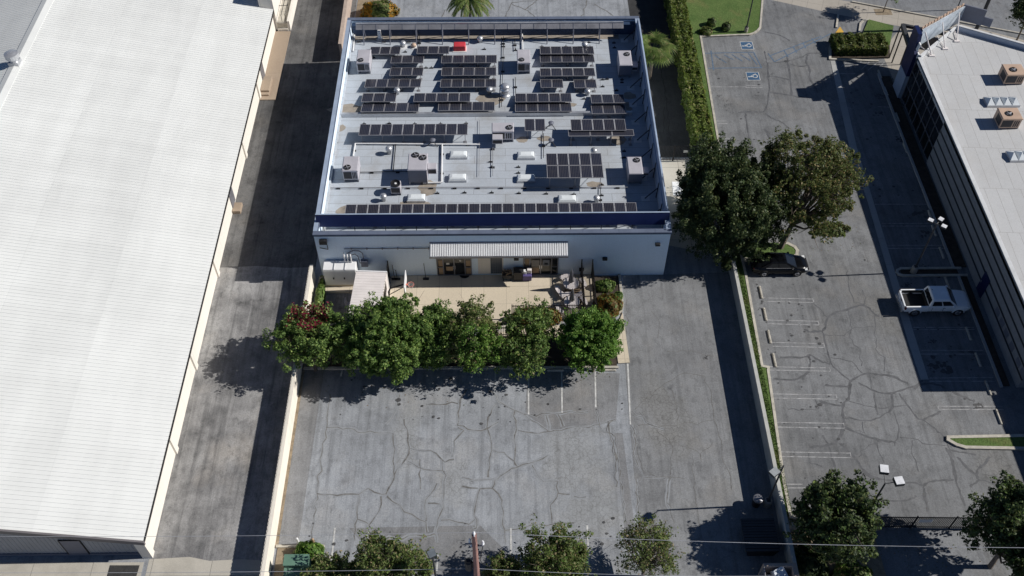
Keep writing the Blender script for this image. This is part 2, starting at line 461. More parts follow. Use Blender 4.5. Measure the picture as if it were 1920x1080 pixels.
# ------------------------------------------------------------------ mesh builder
class MB:
    def __init__(s):
        s.v, s.f, s.mi, s.c = [], [], [], 0
        s.uv = {}
    def mat(s, i):
        s.c = i
        return s
    def face(s, pts):
        b = len(s.v)
        s.v += [tuple(p) for p in pts]
        s.f.append(tuple(range(b, b + len(pts))))
        s.mi.append(s.c)
        return s
    def _add(s, vs, fs):
        b = len(s.v)
        s.v += [tuple(p) for p in vs]
        for f in fs:
            s.f.append(tuple(i + b for i in f))
            s.mi.append(s.c)
        return s
    def box(s, x0, y0, z0, x1, y1, z1):
        x0, x1 = min(x0, x1), max(x0, x1)
        y0, y1 = min(y0, y1), max(y0, y1)
        z0, z1 = min(z0, z1), max(z0, z1)
        vs = [(x0, y0, z0), (x1, y0, z0), (x1, y1, z0), (x0, y1, z0), (x0, y0, z1), (x1, y0, z1), (x1, y1, z1), (x0, y1, z1)]
        return s._add(vs, [(3, 2, 1, 0), (4, 5, 6, 7), (0, 1, 5, 4), (1, 2, 6, 5), (2, 3, 7, 6), (3, 0, 4, 7)])
    def bbox(s, x0, y0, z0, x1, y1, z1, b=.03):
        """box with bevelled top and vertical edges"""
        x0, x1 = min(x0, x1), max(x0, x1)
        y0, y1 = min(y0, y1), max(y0, y1)
        def ring(i, z):
            return [(x0 + i + b, y0 + i, z), (x1 - i - b, y0 + i, z), (x1 - i, y0 + i + b, z), (x1 - i, y1 - i - b, z), (x1 - i - b, y1 - i, z), (x0 + i + b, y1 - i, z), (x0 + i, y1 - i - b, z), (x0 + i, y0 + i + b, z)]
        vs = ring(0, z0) + ring(0, z1 - b) + ring(b, z1)
        fs = [tuple(range(7, -1, -1)), tuple(range(16, 24))]
        for k in (0, 8):
            for i in range(8):
                j = (i + 1) % 8
                fs.append((k + i, k + j, k + 8 + j, k + 8 + i))
        return s._add(vs, fs)
    def obox(s, c, size, rz=0.0, rx=0.0, ry=0.0):
        mtx = Matrix.Translation(c) @ Matrix.Rotation(rz, 4, 'Z') @ Matrix.Rotation(ry, 4, 'Y') @ Matrix.Rotation(rx, 4, 'X')
        a, b, d = size[0] / 2, size[1] / 2, size[2] / 2
        vs = [mtx @ Vector(p) for p in ((-a, -b, -d), (a, -b, -d), (a, b, -d), (-a, b, -d), (-a, -b, d), (a, -b, d), (a, b, d), (-a, b, d))]
        return s._add(vs, [(3, 2, 1, 0), (4, 5, 6, 7), (0, 1, 5, 4), (1, 2, 6, 5), (2, 3, 7, 6), (3, 0, 4, 7)])
    def wall(s, a, b, z0, z1, th):
        """upright slab from plan point a to b"""
        d = Vector((b[0] - a[0], b[1] - a[1], 0))
        L = d.length
        return s.obox(((a[0] + b[0]) / 2, (a[1] + b[1]) / 2, (z0 + z1) / 2), (L, th, z1 - z0), math.atan2(d.y, d.x))
    def prism(s, poly, z0, z1):
        ar = sum(poly[i][0] * poly[(i + 1) % len(poly)][1] - poly[(i + 1) % len(poly)][0] * poly[i][1] for i in range(len(poly)))
        if ar < 0:
            poly = poly[::-1]
        n = len(poly)
        vs = [(p[0], p[1], z0) for p in poly] + [(p[0], p[1], z1) for p in poly]
        fs = [tuple(range(n - 1, -1, -1)), tuple(range(n, 2 * n))]
        for i in range(n):
            j = (i + 1) % n
            fs.append((i, j, n + j, n + i))
        return s._add(vs, fs)
    def flat(s, poly, z):
        ar = sum(poly[i][0] * poly[(i + 1) % len(poly)][1] - poly[(i + 1) % len(poly)][0] * poly[i][1] for i in range(len(poly)))
        if ar < 0:
            poly = poly[::-1]
        return s.face([(p[0], p[1], z) for p in poly])
    def cyl(s, p, q, r, r2=None, n=10):
        p, q = Vector(p), Vector(q)
        r2 = r if r2 is None else r2
        d = (q - p)
        if d.length < 1e-6:
            return s
        d.normalize()
        u = d.orthogonal().normalized()
        w_ = d.cross(u)
        vs = []
        for (c, rr) in ((p, r), (q, r2)):
            for i in range(n):
                a = 2 * math.pi * i / n
                vs.append(c + (u * math.cos(a) + w_ * math.sin(a)) * rr)
        fs = [tuple(range(n - 1, -1, -1)), tuple(range(n, 2 * n))]
        for i in range(n):
            j = (i + 1) % n
            fs.append((i, j, n + j, n + i))
        return s._add(vs, fs)
    def tube(s, pts, r, n=8):
        for a, b in zip(pts[:-1], pts[1:]):
            s.cyl(a, b, r, r, n)
        return s
    def lathe(s, c, prof, n=14):
        vs, fs = [], []
        for (r, z) in prof:
            for i in range(n):
                a = 2 * math.pi * i / n
                vs.append((c[0] + r * math.cos(a), c[1] + r * math.sin(a), c[2] + z))
        for k in range(len(prof) - 1):
            for i in range(n):
                j = (i + 1) % n
                fs.append((k * n + i, k * n + j, (k + 1) * n + j, (k + 1) * n + i))
        fs.append(tuple(range(n - 1, -1, -1)))
        m_ = (len(prof) - 1) * n
        fs.append(tuple(range(m_, m_ + n)))
        return s._add(vs, fs)
    def loft(s, rings, close=True):
        n = len(rings[0])
        vs = [p for r_ in rings for p in r_]
        fs = []
        for k in range(len(rings) - 1):
            for i in range(n if close else n - 1):
                j = (i + 1) % n
                fs.append((k * n + i, k * n + j, (k + 1) * n + j, (k + 1) * n + i))
        if close:
            fs.append(tuple(range(n - 1, -1, -1)))
            m_ = (len(rings) - 1) * n
            fs.append(tuple(range(m_, m_ + n)))
        return s._add(vs, fs)
    def ribbon(s, pts, w_, z, jit=0.0, r=None):
        """flat strip following plan points"""
        s.nr = getattr(s, "nr", 0) + 1
        z += s.nr * 2.5e-5      # crossing strips never share a plane
        r = r or rng
        P = [Vector((p[0], p[1])) for p in pts]
        L, Rr = [], []
        for i, p in enumerate(P):
            d = (P[min(i + 1, len(P) - 1)] - P[max(i - 1, 0)])
            d = d.normalized() if d.length > 1e-6 else Vector((1, 0))
            nn = Vector((-d.y, d.x))
            ww = w_ * (1 + jit * r.uniform(-1, 1)) / 2
            L.append(p + nn * ww)
            Rr.append(p - nn * ww)
        b = len(s.v)
        for a, c in zip(L, Rr):
            s.v += [(a.x, a.y, z), (c.x, c.y, z)]
        for i in range(len(P) - 1):
            s.f.append((b + 2 * i, b + 2 * i + 1, b + 2 * i + 3, b + 2 * i + 2))
            s.mi.append(s.c)
        return s

def rootloc(o):
    t = Vector((0, 0, 0))
    while o is not None:
        t = t + Vector(o.location)
        o = o.parent
    return t

def many(name, mbs, mats, parent):
    """a row of like pieces, each a part of its own sharing the parent"""
    return [build(name, q, mats, parent) for q in mbs]

def build(name, mb, mats, parent=None, smooth=False, local=False):
    """link the collected shape as ONE mesh object"""
    me = bpy.data.meshes.new(name)
    if parent is not None:
        off = Vector((0, 0, 0)) if local else rootloc(parent)
    elif local:
        off = Vector((0, 0, 0))
    else:
        xs = [v[0] for v in mb.v]; ys = [v[1] for v in mb.v]; zs = [v[2] for v in mb.v]
        off = Vector(((min(xs) + max(xs)) / 2, (min(ys) + max(ys)) / 2, min(zs)))
    me.from_pydata([(v[0] - off.x, v[1] - off.y, v[2] - off.z) for v in mb.v], [], mb.f)
    if not isinstance(mats, (list, tuple)):
        mats = [mats]
    for m_ in mats:
        me.materials.append(MAT[m_] if isinstance(m_, str) else m_)
    if len(mats) > 1:
        me.polygons.foreach_set('material_index', mb.mi)
    if smooth:
        me.polygons.foreach_set('use_smooth', [True] * len(me.polygons))
    me.update()
    o = bpy.data.objects.new(name, me)
    col.objects.link(o)
    if parent is not None:
        o.parent = parent
    else:
        o.location = off
    return o

def tag(o, label, cat, group=None):
    o['label'] = label
    o['category'] = cat
    if group:
        o['group'] = group
    return o

def thing(name, label, cat, loc, group=None, rz=0.0):
    o = bpy.data.objects.new(name, None)
    o.empty_display_size = .3
    o.location = loc
    o.rotation_euler = (0, 0, rz)
    col.objects.link(o)
    return tag(o, label, cat, group)

def struct(name, mb, mats, smooth=False):
    o = build(name, mb, mats, None, smooth)
    o['kind'] = 'structure'
    return o

def dup(src, loc, label, group=None, rz=None):
    """copy of a thing together with its parts and sub-parts"""
    c = src.copy()
    col.objects.link(c)
    c.location = loc
    c['label'] = label
    if group:
        c['group'] = group
    if rz is not None:
        c.rotation_euler = (0, 0, rz)
    def kids(a, b):
        for ch in list(a.children):
            d = ch.copy()
            col.objects.link(d)
            d.parent = b
            kids(ch, d)
    kids(src, c)
    return c
# ================================================================== THE SETTING
def poly(*pts, z=0.0):
    return [G(p[0], p[1], z) for p in pts]
L1 = .004
b = MB(); b.flat([(-260, -200), (260, -200), (260, 420), (-260, 420)], 0.0)
struct('ground', b, 'lot')
b = MB(); b.flat([(-24.2, 26.2), (-16.1, 26.2), (-16.1, 140), (-24.2, 140)], L1)
struct('alley', b, 'alley')
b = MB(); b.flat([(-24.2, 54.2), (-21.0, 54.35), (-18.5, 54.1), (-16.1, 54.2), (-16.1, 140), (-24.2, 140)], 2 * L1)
struct('dark_north_alley', b, 'alley2')  # darker asphalt of its own, with some alley shade put into the colour
b = MB(); b.flat([(-24.3, 10), (-16.1, 10), (-16.1, 28.0), (-18.0, 28.15), (-20.2, 28.05), (-21.6, 28.35), (-24.3, 28.2)], 2 * L1)
struct('driveway_apron', b, 'drivec')
b = MB(); b.flat([(19.2, 26), (60, 26), (60, 100), (19.2, 100)], L1)
struct('neighbour_car_park', b, 'lot2')
# rear lane beyond the main building keeps the ground sheet; street and pavement top right
sw = poly((1447, 0), (1560, 25), (1600, 36), (1690, 50), (1672, 112), (1693, 150), (1712, 150), (1800, 110), (1930, 110), (1930, 80), (1762, 35), (1576, 0))
b = MB(); b.flat([G(1447, 0), G(1560, 25), G(1690, 50), (39.0, 83.0), (39.2, 74), (70, 74), (75, 79), G(1930, 78), G(1762, 35), G(1576, 0), (30.5, 95), (27.5, 95)], 2 * L1)
struct('pavement', b, 'walkc')
a0, a1 = G(1576, 0), G(1762, 35)
dx, dy = a1[0] - a0[0], a1[1] - a0[1]
b = MB(); b.flat([(a0[0] - 2 * dx, a0[1] - 2 * dy), (a1[0] + 3 * dx, a1[1] + 3 * dy), (a1[0] + 3 * dx + 30, a1[1] + 3 * dy + 70), (a0[0] - 2 * dx + 30, a0[1] - 2 * dy + 70)], 3 * L1)
struct('street', b, 'street')
b = MB()
ux, uy = dx / math.hypot(dx, dy), dy / math.hypot(dx, dy)
b.wall((a0[0] + 1.2 * ux, a0[1] + 1.2 * uy), (a1[0] + 3 * dx, a1[1] + 3 * dy), 0, .13, .16)
struct('street_kerb', b, 'kerb')

# darker asphalt strips and repairs in the main lot
b = MB()
b.flat([(-15.75, 29.0), (-14.35, 29.0), (-14.2, 44.4), (-15.75, 44.4)], L1)
b.flat(poly((1152, 812), (1167, 812), (1192, 1000), (1172, 1000)), L1)
b.flat(poly((990, 697), (1162, 700), (1155, 790), (1030, 808), (985, 775)), L1)
b.flat(poly((655, 990), (900, 985), (955, 1040), (950, 1078), (620, 1078), (690, 1030)), L1)
struct('asphalt_repairs', b, 'patch')
b = MB(); b.flat([G(1168, 517), (18.85, 53.3), (18.85, 26.5), G(1205, 1078), G(1172, 690)], L1)
struct('side_driveway', b, 'lotr')

# ---- traced cracks: open cracks in the main lot, sealed ones next door
def wiggle(pts, seg=.35, amp=.10, r=None):
    r = r or rng
    out = []
    for a, c in zip(pts[:-1], pts[1:]):
        a, c = Vector(a), Vector(c)
        n = max(2, int((c - a).length / seg))
        d = (c - a)
        nn = Vector((-d.y, d.x)).normalized() if d.length > 0 else Vector((0, 0))
        for i in range(n):
            out.append(a + d * (i / n) + nn * (r.gauss(0, amp) if i else 0))
    out.append(Vector(pts[-1]))
    return out
def smooth_pts(pts, it=2):
    for _ in range(it):
        q = [pts[0]]
        for a, c in zip(pts[:-1], pts[1:]):
            q += [a * .75 + c * .25, a * .25 + c * .75]
        q.append(pts[-1])
        pts = q
    return pts
Z5 = lambda x, y: G(540 + x / 2.667, 640 + y / 2.667)      # plan position from the enlarged lot survey
main_cracks = [
    [(190, 430), (330, 440), (350, 455), (525, 460)], [(210, 265), (195, 430), (165, 620), (145, 760), (130, 900), (112, 1010)],
    [(145, 762), (280, 765), (355, 765), (400, 735), (470, 765), (500, 745), (530, 690), (545, 640), (580, 600), (605, 560), (600, 470), (580, 390)],
    [(525, 460), (535, 540), (525, 600), (530, 680), (490, 765)], [(560, 265), (545, 330), (490, 415)],
    [(610, 535), (680, 548), (740, 560), (785, 605), (830, 590)], [(600, 600), (650, 630), (720, 645), (785, 650)],
    [(895, 240), (860, 295), (850, 360), (848, 420), (930, 445), (1000, 435), (1050, 405)], [(1040, 315), (1015, 360), (995, 430), (1012, 480), (1018, 545), (1005, 595), (1000, 680)],
    [(1018, 545), (1080, 555), (1110, 585), (1145, 625)], [(1135, 350), (1140, 420), (1138, 520), (1130, 600), (1145, 625)],
    [(1300, 570), (1240, 600), (1150, 628), (1120, 635), (1060, 675), (1035, 690), (1022, 735), (960, 738), (945, 790), (930, 870), (945, 920), (925, 940)],
    [(1022, 735), (1070, 795), (1075, 880), (1085, 945), (1088, 1005)], [(1085, 945), (1140, 940), (1250, 915), (1330, 912), (1430, 908)],
    [(1220, 620), (1245, 665), (1275, 700), (1350, 700), (1345, 780), (1312, 820), (1320, 910)], [(1000, 230), (1050, 300), (1160, 355), (1290, 440), (1305, 455)],
    [(1150, 445), (1250, 462), (1310, 452), (1420, 430), (1560, 415), (1640, 390)], [(1600, 400), (1610, 470), (1630, 520), (1645, 600)], [(850, 430), (880, 445), (830, 500), (820, 580)],
    [(770, 590), (780, 700), (775, 800), (750, 890), (735, 950), (745, 1010)], [(735, 962), (640, 968), (540, 985), (470, 995)], [(765, 895), (850, 905), (905, 915), (935, 890)],
    [(355, 765), (345, 860), (335, 1000)], [(465, 775), (455, 850), (405, 920), (445, 965), (470, 995)], [(350, 890), (390, 905), (408, 920)],
    [(495, 775), (560, 820), (620, 865), (690, 905), (695, 955)], [(745, 710), (690, 790), (685, 850), (690, 900)], [(700, 810), (765, 815)], [(690, 315), (790, 315), (850, 312)],
    [(870, 680), (930, 695), (1020, 690)], [(870, 725), (950, 735)], [(1720, 350), (1820, 420), (1880, 440)], [(1715, 420), (1740, 500), (1725, 560), (1775, 680), (1885, 685)],
    [(1350, 760), (1410, 765)], [(1430, 775), (1490, 778)], [(1740, 690), (1745, 780), (1755, 890)], [(1905, 690), (1895, 780), (1915, 850)], [(660, 590), (662, 740)],
    [(1180, 365), (1300, 360), (1500, 352)], [(1540, 350), (1560, 430), (1640, 480), (1660, 700), (1690, 900)], [(1290, 370), (1305, 450)], [(1350, 365), (1375, 425)],
]
r1 = random.Random(3)
b = MB()
hb = MB()
for ln_ in main_cracks:
    pts = wiggle([Z5(*p) for p in ln_], .4, .07, r1)
    hb.ribbon(pts, r1.uniform(.16, .30), 1.5 * L1, .5, r1)
    b.ribbon(pts, r1.uniform(.03, .075), 2 * L1, .9, r1)
# right part of the main lot
Z6 = lambda x, y: G(1120 + x / 2.0769, 480 + y / 2.0769)
for ln_ in [[(270, 372), (370, 370), (440, 388)], [(145, 600), (230, 520), (340, 455), (420, 470), (445, 540), (455, 640), (485, 740), (490, 800), (520, 860), (522, 910)],
            [(165, 610), (240, 690), (330, 740), (400, 770), (450, 725)], [(290, 520), (310, 590), (310, 680)], [(145, 660), (155, 760), (185, 850), (340, 868)], [(280, 700), (285, 850), (270, 960), (300, 1040)],
            [(160, 660), (280, 660), (450, 640)], [(400, 770), (405, 800)], [(210, 215), (240, 250), (235, 320)], [(370, 780), (375, 900), (390, 980), (400, 1060)], [(60, 640), (40, 660), (70, 780), (75, 900)],
            [(155, 880), (160, 1030)], [(115, 170), (112, 400)]]:
    pts = wiggle([Z6(*p) for p in ln_], .4, .08, r1)
    b.ribbon(pts, r1.uniform(.03, .05), 2 * L1, .6, r1)
# lane behind the main building
for ln_ in [[(1010, 0), (960, 5), (945, 35)], [(960, 8), (990, 20), (1005, 35)], [(985, 18), (1008, 0)], [(1100, 0), (1092, 35)], [(1115, 8), (1150, 30)], [(835, 18), (825, 36)]]:
    b.ribbon(wiggle([G(*p) for p in ln_], .4, .06, r1), .09, 2 * L1, .5, r1)
struct('asphalt_cracks', b, 'crack')
b = MB()
for ln_ in [[(1238, 120), (1250, 190), (1258, 280)], [(1243, 250), (1246, 200)]]:
    b.ribbon(wiggle([G(*p) for p in ln_], .4, .06, r1), .06, 2 * L1, .5, r1)
struct('lane_cracks', b, 'lcrack')
struct('crack_edges', hb, 'halo')

b = MB()
Z7 = lambda x, y: G(1380 + x / 2.572, 480 + y / 2.572)
seal = [
    [(330, 355), (360, 368), (415, 365), (430, 345), (440, 295), (470, 275), (540, 255), (600, 237), (640, 245), (670, 285), (690, 290)], [(415, 365), (432, 410), (450, 515), (490, 550), (550, 605)],
    [(550, 605), (610, 565), (680, 570), (740, 575), (830, 615)], [(210, 490), (330, 488), (360, 475), (400, 505), (455, 520)], [(355, 480), (358, 540), (330, 580), (280, 600), (175, 592)],
    [(550, 605), (545, 690), (510, 715), (520, 780), (520, 820), (500, 880), (455, 915), (360, 922)], [(430, 622), (480, 628), (545, 632)], [(400, 700), (450, 715), (510, 722)],
    [(590, 610), (680, 660), (750, 665), (820, 640), (930, 610), (990, 625), (1010, 640)], [(665, 660), (672, 720), (685, 765)], [(750, 665), (760, 740), (695, 775), (650, 800), (525, 780)],
    [(785, 665), (830, 720), (870, 780), (900, 790), (960, 830), (1005, 870), (1040, 960), (1050, 1060)], [(900, 790), (960, 765), (985, 750)], [(520, 820), (600, 862), (680, 885), (770, 900)],
    [(505, 905), (580, 975), (620, 1050), (690, 1075)], [(420, 865), (455, 930), (470, 1000), (495, 1060)], [(1040, 655), (1120, 690), (1150, 700)], [(860, 640), (900, 600)],
]
seal2 = [[(1380 + x / 3.5556, 840 + y / 3.5556) for x, y in l] for l in (
    [(710, 0), (800, 65), (845, 150), (880, 195), (990, 212), (1120, 228), (1210, 235), (1250, 260), (1270, 230), (1340, 215), (1450, 215)], [(1250, 260), (1262, 330), (1280, 425)],
    [(1400, 0), (1440, 70), (1460, 180), (1490, 300), (1530, 385)], [(980, 345), (1080, 360), (1160, 345), (1200, 322)], [(1420, 10), (1500, 30), (1600, 45)], [(1480, 60), (1540, 130), (1610, 190), (1620, 220), (1560, 255)], [(1620, 215), (1690, 225), (1740, 260)],
    [(1600, 190), (1610, 140), (1660, 110), (1690, 60)])]
upper = [[(1200 + x / 3.6, y / 3.6) for x, y in l] for l in (
    [(840, 345), (850, 400), (862, 440), (865, 520), (875, 590), (865, 680), (845, 760), (780, 755), (665, 760)], [(712, 762), (720, 830), (735, 935)], [(845, 765), (890, 800), (960, 825), (1010, 870)], [(840, 215), (940, 235), (1010, 275)],
    [(865, 425), (960, 420), (1080, 395), (1130, 360), (1240, 360)], [(870, 515), (940, 520), (1010, 540)], [(990, 380), (1005, 460), (1015, 540), (1025, 640)], [(880, 625), (950, 632), (1060, 655), (1110, 655)], [(1130, 370), (1115, 420), (1150, 465), (1140, 530), (1180, 580), (1200, 630)], [(1010, 430), (1070, 450), (1140, 440)], [(835, 870), (860, 890), (870, 940)])]
for l in [[Z7(*p) for p in q] for q in seal] + [[G(*p) for p in q] for q in seal2 + upper]:
    pts = smooth_pts([Vector(p) for p in l], 2)
    pts = [p + Vector((r1.gauss(0, .025), r1.gauss(0, .025))) for p in pts]
    b.ribbon(pts, r1.uniform(.10, .19), 2 * L1, .5, r1)
thin = [[(370, 225), (420, 270), (440, 295)], [(540, 70), (545, 150), (570, 225), (620, 235)], [(610, 165), (625, 200), (620, 235)], [(540, 255), (560, 350), (545, 390), (600, 460), (605, 530)], [(670, 285), (672, 340), (680, 400), (672, 450), (720, 490), (715, 555)],
        [(455, 490), (560, 510), (610, 565)], [(645, 580), (655, 650)], [(760, 750), (785, 820), (780, 880), (765, 915)], [(850, 890), (850, 960), (880, 1040)], [(680, 900), (690, 950), (715, 1000)], [(525, 825), (620, 855), (610, 800)], [(590, 970), (600, 940), (670, 905)], [(545, 700), (600, 715), (700, 735), (830, 720)],
        [(250, 740), (330, 740), (400, 735), (380, 690)], [(350, 950), (360, 1000), (420, 1020)], [(790, 875), (850, 880), (900, 905), (1010, 915)], [(560, 350), (660, 340)], [(430, 380), (520, 385), (560, 350)]]
for l in thin:
    b.ribbon(wiggle([Z7(*p) for p in l], .35, .06, r1), .06, 2 * L1, .5, r1)
struct('sealed_cracks', b, 'seal')

# ---- painted lines
b = MB()
def line(p, q, w_=.12, z=3 * L1, jit=.12):
    a, c = Vector(G(*p)), Vector(G(*q))
    n = max(3, int((c - a).length / .25))
    b.ribbon([a.lerp(c, i / n) for i in range(n + 1)], w_, z, jit)
for p, q in [((643, 688), (639, 706)), ((929, 690), (928, 732)), ((991, 692), (991, 777)), ((1053, 692), (1054, 774)), ((1116, 697), (1117, 764)), ((1177, 682), (1182, 796)),
             ((628, 990), (620, 1066)), ((692, 995), (684, 1066)), ((958, 990), (958, 1066)), ((1101, 985), (1104, 1060)), ((821, 1040), (819, 1070))]:
    line(p, q)
struct('painted_stall_lines', b, 'white')
b = MB()
for y0, y1, x0, x1 in [(205, 222, 130, 370), (312, 330, 145, 395), (420, 438, 170, 422), (537, 553, 150, 450), (668, 688, 160, 482), (805, 828, 190, 518), (948, 970, 215, 550)]:
    for y, k in ((y0, 0), (y1, 6)):
        line((1380 + (x0 + k) / 2.572, 480 + (y - 3) / 2.572), (1380 + (x1 + k) / 2.572, 480 + (y + 3) / 2.572), .07)
    line((1380 + x1 / 2.572, 480 + y0 / 2.572), (1380 + (x1 + 5) / 2.572, 480 + y1 / 2.572), .07)
for p, q in [((1653, 419), (1747, 419)), ((1653, 424), (1749, 424)), ((1664, 460), (1775, 460)), ((1664, 466), (1777, 466)), ((1640, 383), (1748, 383)), ((1712, 614), (1826, 614)), ((1711, 618), (1827, 618)),
             ((1726, 657), (1843, 657)), ((1727, 664), (1845, 664)), ((1742, 709), (1862, 708)), ((1743, 715), (1864, 715)), ((1758, 762), (1880, 762)), ((1760, 768), (1882, 768)), ((1758, 762), (1760, 768)), ((1588, 203), (1600, 203)), ((1645, 200), (1668, 201)),
             ((1475, 908), (1505, 908)), ((1477, 915), (1510, 915)), ((1343, 227), (1362, 227)), ((1345, 232), (1364, 232)), ((1352, 260), (1368, 260)), ((1353, 266), (1370, 266)),
             ((1332, 163), (1400, 163)), ((1398, 160), (1430, 161)), ((1398, 164), (1430, 164))]:
    line(p, q, .07)
# hatching by the entrance, top right
Z8 = lambda x, y: (1540 + x / 3.6, y / 3.6)
for p, q in [((135, 450), (170, 425)), ((190, 465), (215, 440)), ((225, 455), (270, 415)), ((270, 470), (325, 418)), ((315, 475), (378, 422)), ((392, 455), (425, 418)), ((105, 415), (100, 498)), ((100, 498), (230, 498))]:
    line(Z8(*p), Z8(*q), .1)
struct('faded_stall_lines', b, 'whitef')
b = MB()
for p, q in [((1322, 100), (1413, 98)), ((1328, 128), (1428, 127)), ((1333, 95), (1338, 132)), ((1413, 98), (1428, 127)), ((1358, 103), (1375, 112)), ((1372, 102), (1392, 115)), ((1388, 102), (1407, 114)), ((1403, 100), (1420, 122)), ((1340, 104), (1362, 118)),
             ((1452, 116), (1560, 62)), ((1445, 104), (1540, 68)), ((1452, 116), (1440, 100)), ((1470, 95), (1478, 107)), ((1487, 88), (1494, 99)), ((1505, 80), (1511, 91)), ((1522, 72), (1529, 82))]:
    line(p, q, .12)
struct('blue_access_hatching', b, 'bluep')

def isa(px, py, label):
    """wheelchair symbol painted on the asphalt, head towards +Y side of the aisle"""
    cx, cy = G(px, py)
    o = thing('wheelchair_symbol', label, 'pavement marking', (cx, cy, 3 * L1), 'blue wheelchair symbols painted on the asphalt')
    q = MB(); q.flat([(cx - .66, cy - .66), (cx + .66, cy - .66), (cx + .66, cy + .66), (cx - .66, cy + .66)], 3 * L1)
    build('border', q, 'white', o)
    q = MB(); q.flat([(cx - .60, cy - .60), (cx + .60, cy - .60), (cx + .60, cy + .60), (cx - .60, cy + .60)], 3 * L1 + .003)
    build('background', q, 'isa', o)
    q = MB()
    def T(x, y):          # symbol frame, upright head at +y, then laid with head pointing to -X
        return (cx - y * .85, cy + x * .85)
    z = 3 * L1 + .006
    n = 20
    arc = [T(.02 + .30 * math.cos(a), -.22 + .30 * math.sin(a)) for a in [R(120 + i * 265 / n) for i in range(n + 1)]]
    q.ribbon(arc, .085, z)
    q.flat([T(-.10 + .1 * math.cos(2 * math.pi * i / 12), .50 + .1 * math.sin(2 * math.pi * i / 12)) for i in range(12)], z)
    q.ribbon([T(-.10, .38), T(-.08, .0)], .11, z + .001)
    q.ribbon([T(-.09, .2), T(.16, .2)], .08, z + .002)
    q.ribbon([T(-.1, .0), T(.2, .0), T(.34, -.36)], .1, z + .003)
    q.ribbon([T(.33, -.35), T(.46, -.30)], .08, z + .004)
    build('figure', q, 'white', o)
isa(1400.5, 85.5, 'faded blue wheelchair symbol painted nearest the lawn corner')
isa(1412, 143, 'darker blue wheelchair symbol painted beside the white stall line')

# ---- kerbs, verges, planters
b = MB()
# left verge of the neighbour lot with its kerb
kerb = [(20.55, 89.5), (20.62, 85.9), (20.05, 67.7), (20.0, 58.8), (20.2, 54.5), (20.1, 52.9), (19.9, 43.7), (20.42, 43.5), (20.35, 43.2), (19.75, 33.6), (19.7, 30.9)]
vr = [(19.15, 92), (19.15, 66), (19.1, 54.5), (18.95, 43.3), (18.95, 30.9)]
kerb = [(20.62, 85.7), (20.1, 67.7), (20.05, 55.2), (20.1, 52.9), (19.88, 43.62), (20.36, 43.5), (20.28, 43.2), (19.72, 33.6), (19.68, 30.85), (20.6, 30.7)]
b.flat([(18.9, 30.9), (19.68, 30.9), (19.72, 33.6), (20.28, 43.2), (20.3, 43.5), (18.9, 43.5)], .11)
b.flat([(18.9, 43.5), (19.88, 43.5), (20.1, 52.9), (20.05, 55.2), (18.9, 55.2)], .11)
b.flat([(18.9, 55.2), (20.05, 55.2), (20.1, 67.7), (18.9, 67.7)], .11)
b.flat([(18.9, 67.7), (20.1, 67.7), (20.62, 85.7), (18.9, 85.7)], .11)
lawn_top = [(18.9, 85.7), (20.62, 85.7), G(1405, 66), G(1418, 61), G(1426, 52), (28.2, 92), (28.6, 95), (18.9, 95)]
b.flat(lawn_top, .11)
isl1 = [(20.2, 56.5), (23.6, 56.5), (24.6, 56.2), (24.9, 55.6), (24.55, 54.95), (23.9, 54.7), (20.2, 54.7)]
b.flat(isl1, .114)
isl2 = [G(1779, 823), (39, 37.15), (39, 36.2), G(1812, 838), G(1795, 834)]
b.flat(isl2, .11)
lawn_e = poly((1616, 67), (1628, 38), (1675, 50), (1668, 86), (1640, 86))
b.flat(lawn_e, .13)
struct('lawn', b, 'lawn')
b = MB()
def kerbline(pts, h=.15, w_=.2, closed=False):
    P = list(pts) + ([pts[0]] if closed else [])
    for a, c in zip(P[:-1], P[1:]):
        d = Vector(c) - Vector(a)
        e = d.normalized() * w_ * .42 if d.length > 0 else d
        b.wall((a[0] - e[0], a[1] - e[1]), (c[0] + e[0], c[1] + e[1]), 0, h + rng.uniform(0, .004), w_)
kerbline(kerb)
kerbline([(20.62, 85.7), G(1405, 66), G(1413, 63.5), G(1420, 59), G(1425, 53), (28.2, 92), (28.6, 95)])
kerbline([(23.6, 56.5), (24.3, 56.4), (24.8, 56.0), (24.95, 55.6), (24.8, 55.1), (24.3, 54.8), (23.7, 54.68), (20.2, 54.66)], w_=.26)
kerbline([(39, 37.22), G(1777, 821), G(1777, 826), G(1793, 835), G(1810, 840), (39, 36.1)], w_=.24)
kerbline([(38.3, 53.5), (33.3, 53.5), (32.95, 53.3), (32.85, 53.1), (32.95, 52.85), (33.3, 52.72), (38.6, 52.72)], w_=.2)

# planters in front of the main building
kerbline([(-15.7, 43.75), (8.6, 43.62)], w_=.2)
kerbline([(9.5, 53.0), (9.5, 49.8), (9.35, 49.2), (8.9, 48.7), (8.2, 48.4), (7.2, 48.3)], w_=.2)
kerbline([(-15.75, 29.02), (-12.62, 29.0), (-12.62, 26)], w_=.2)
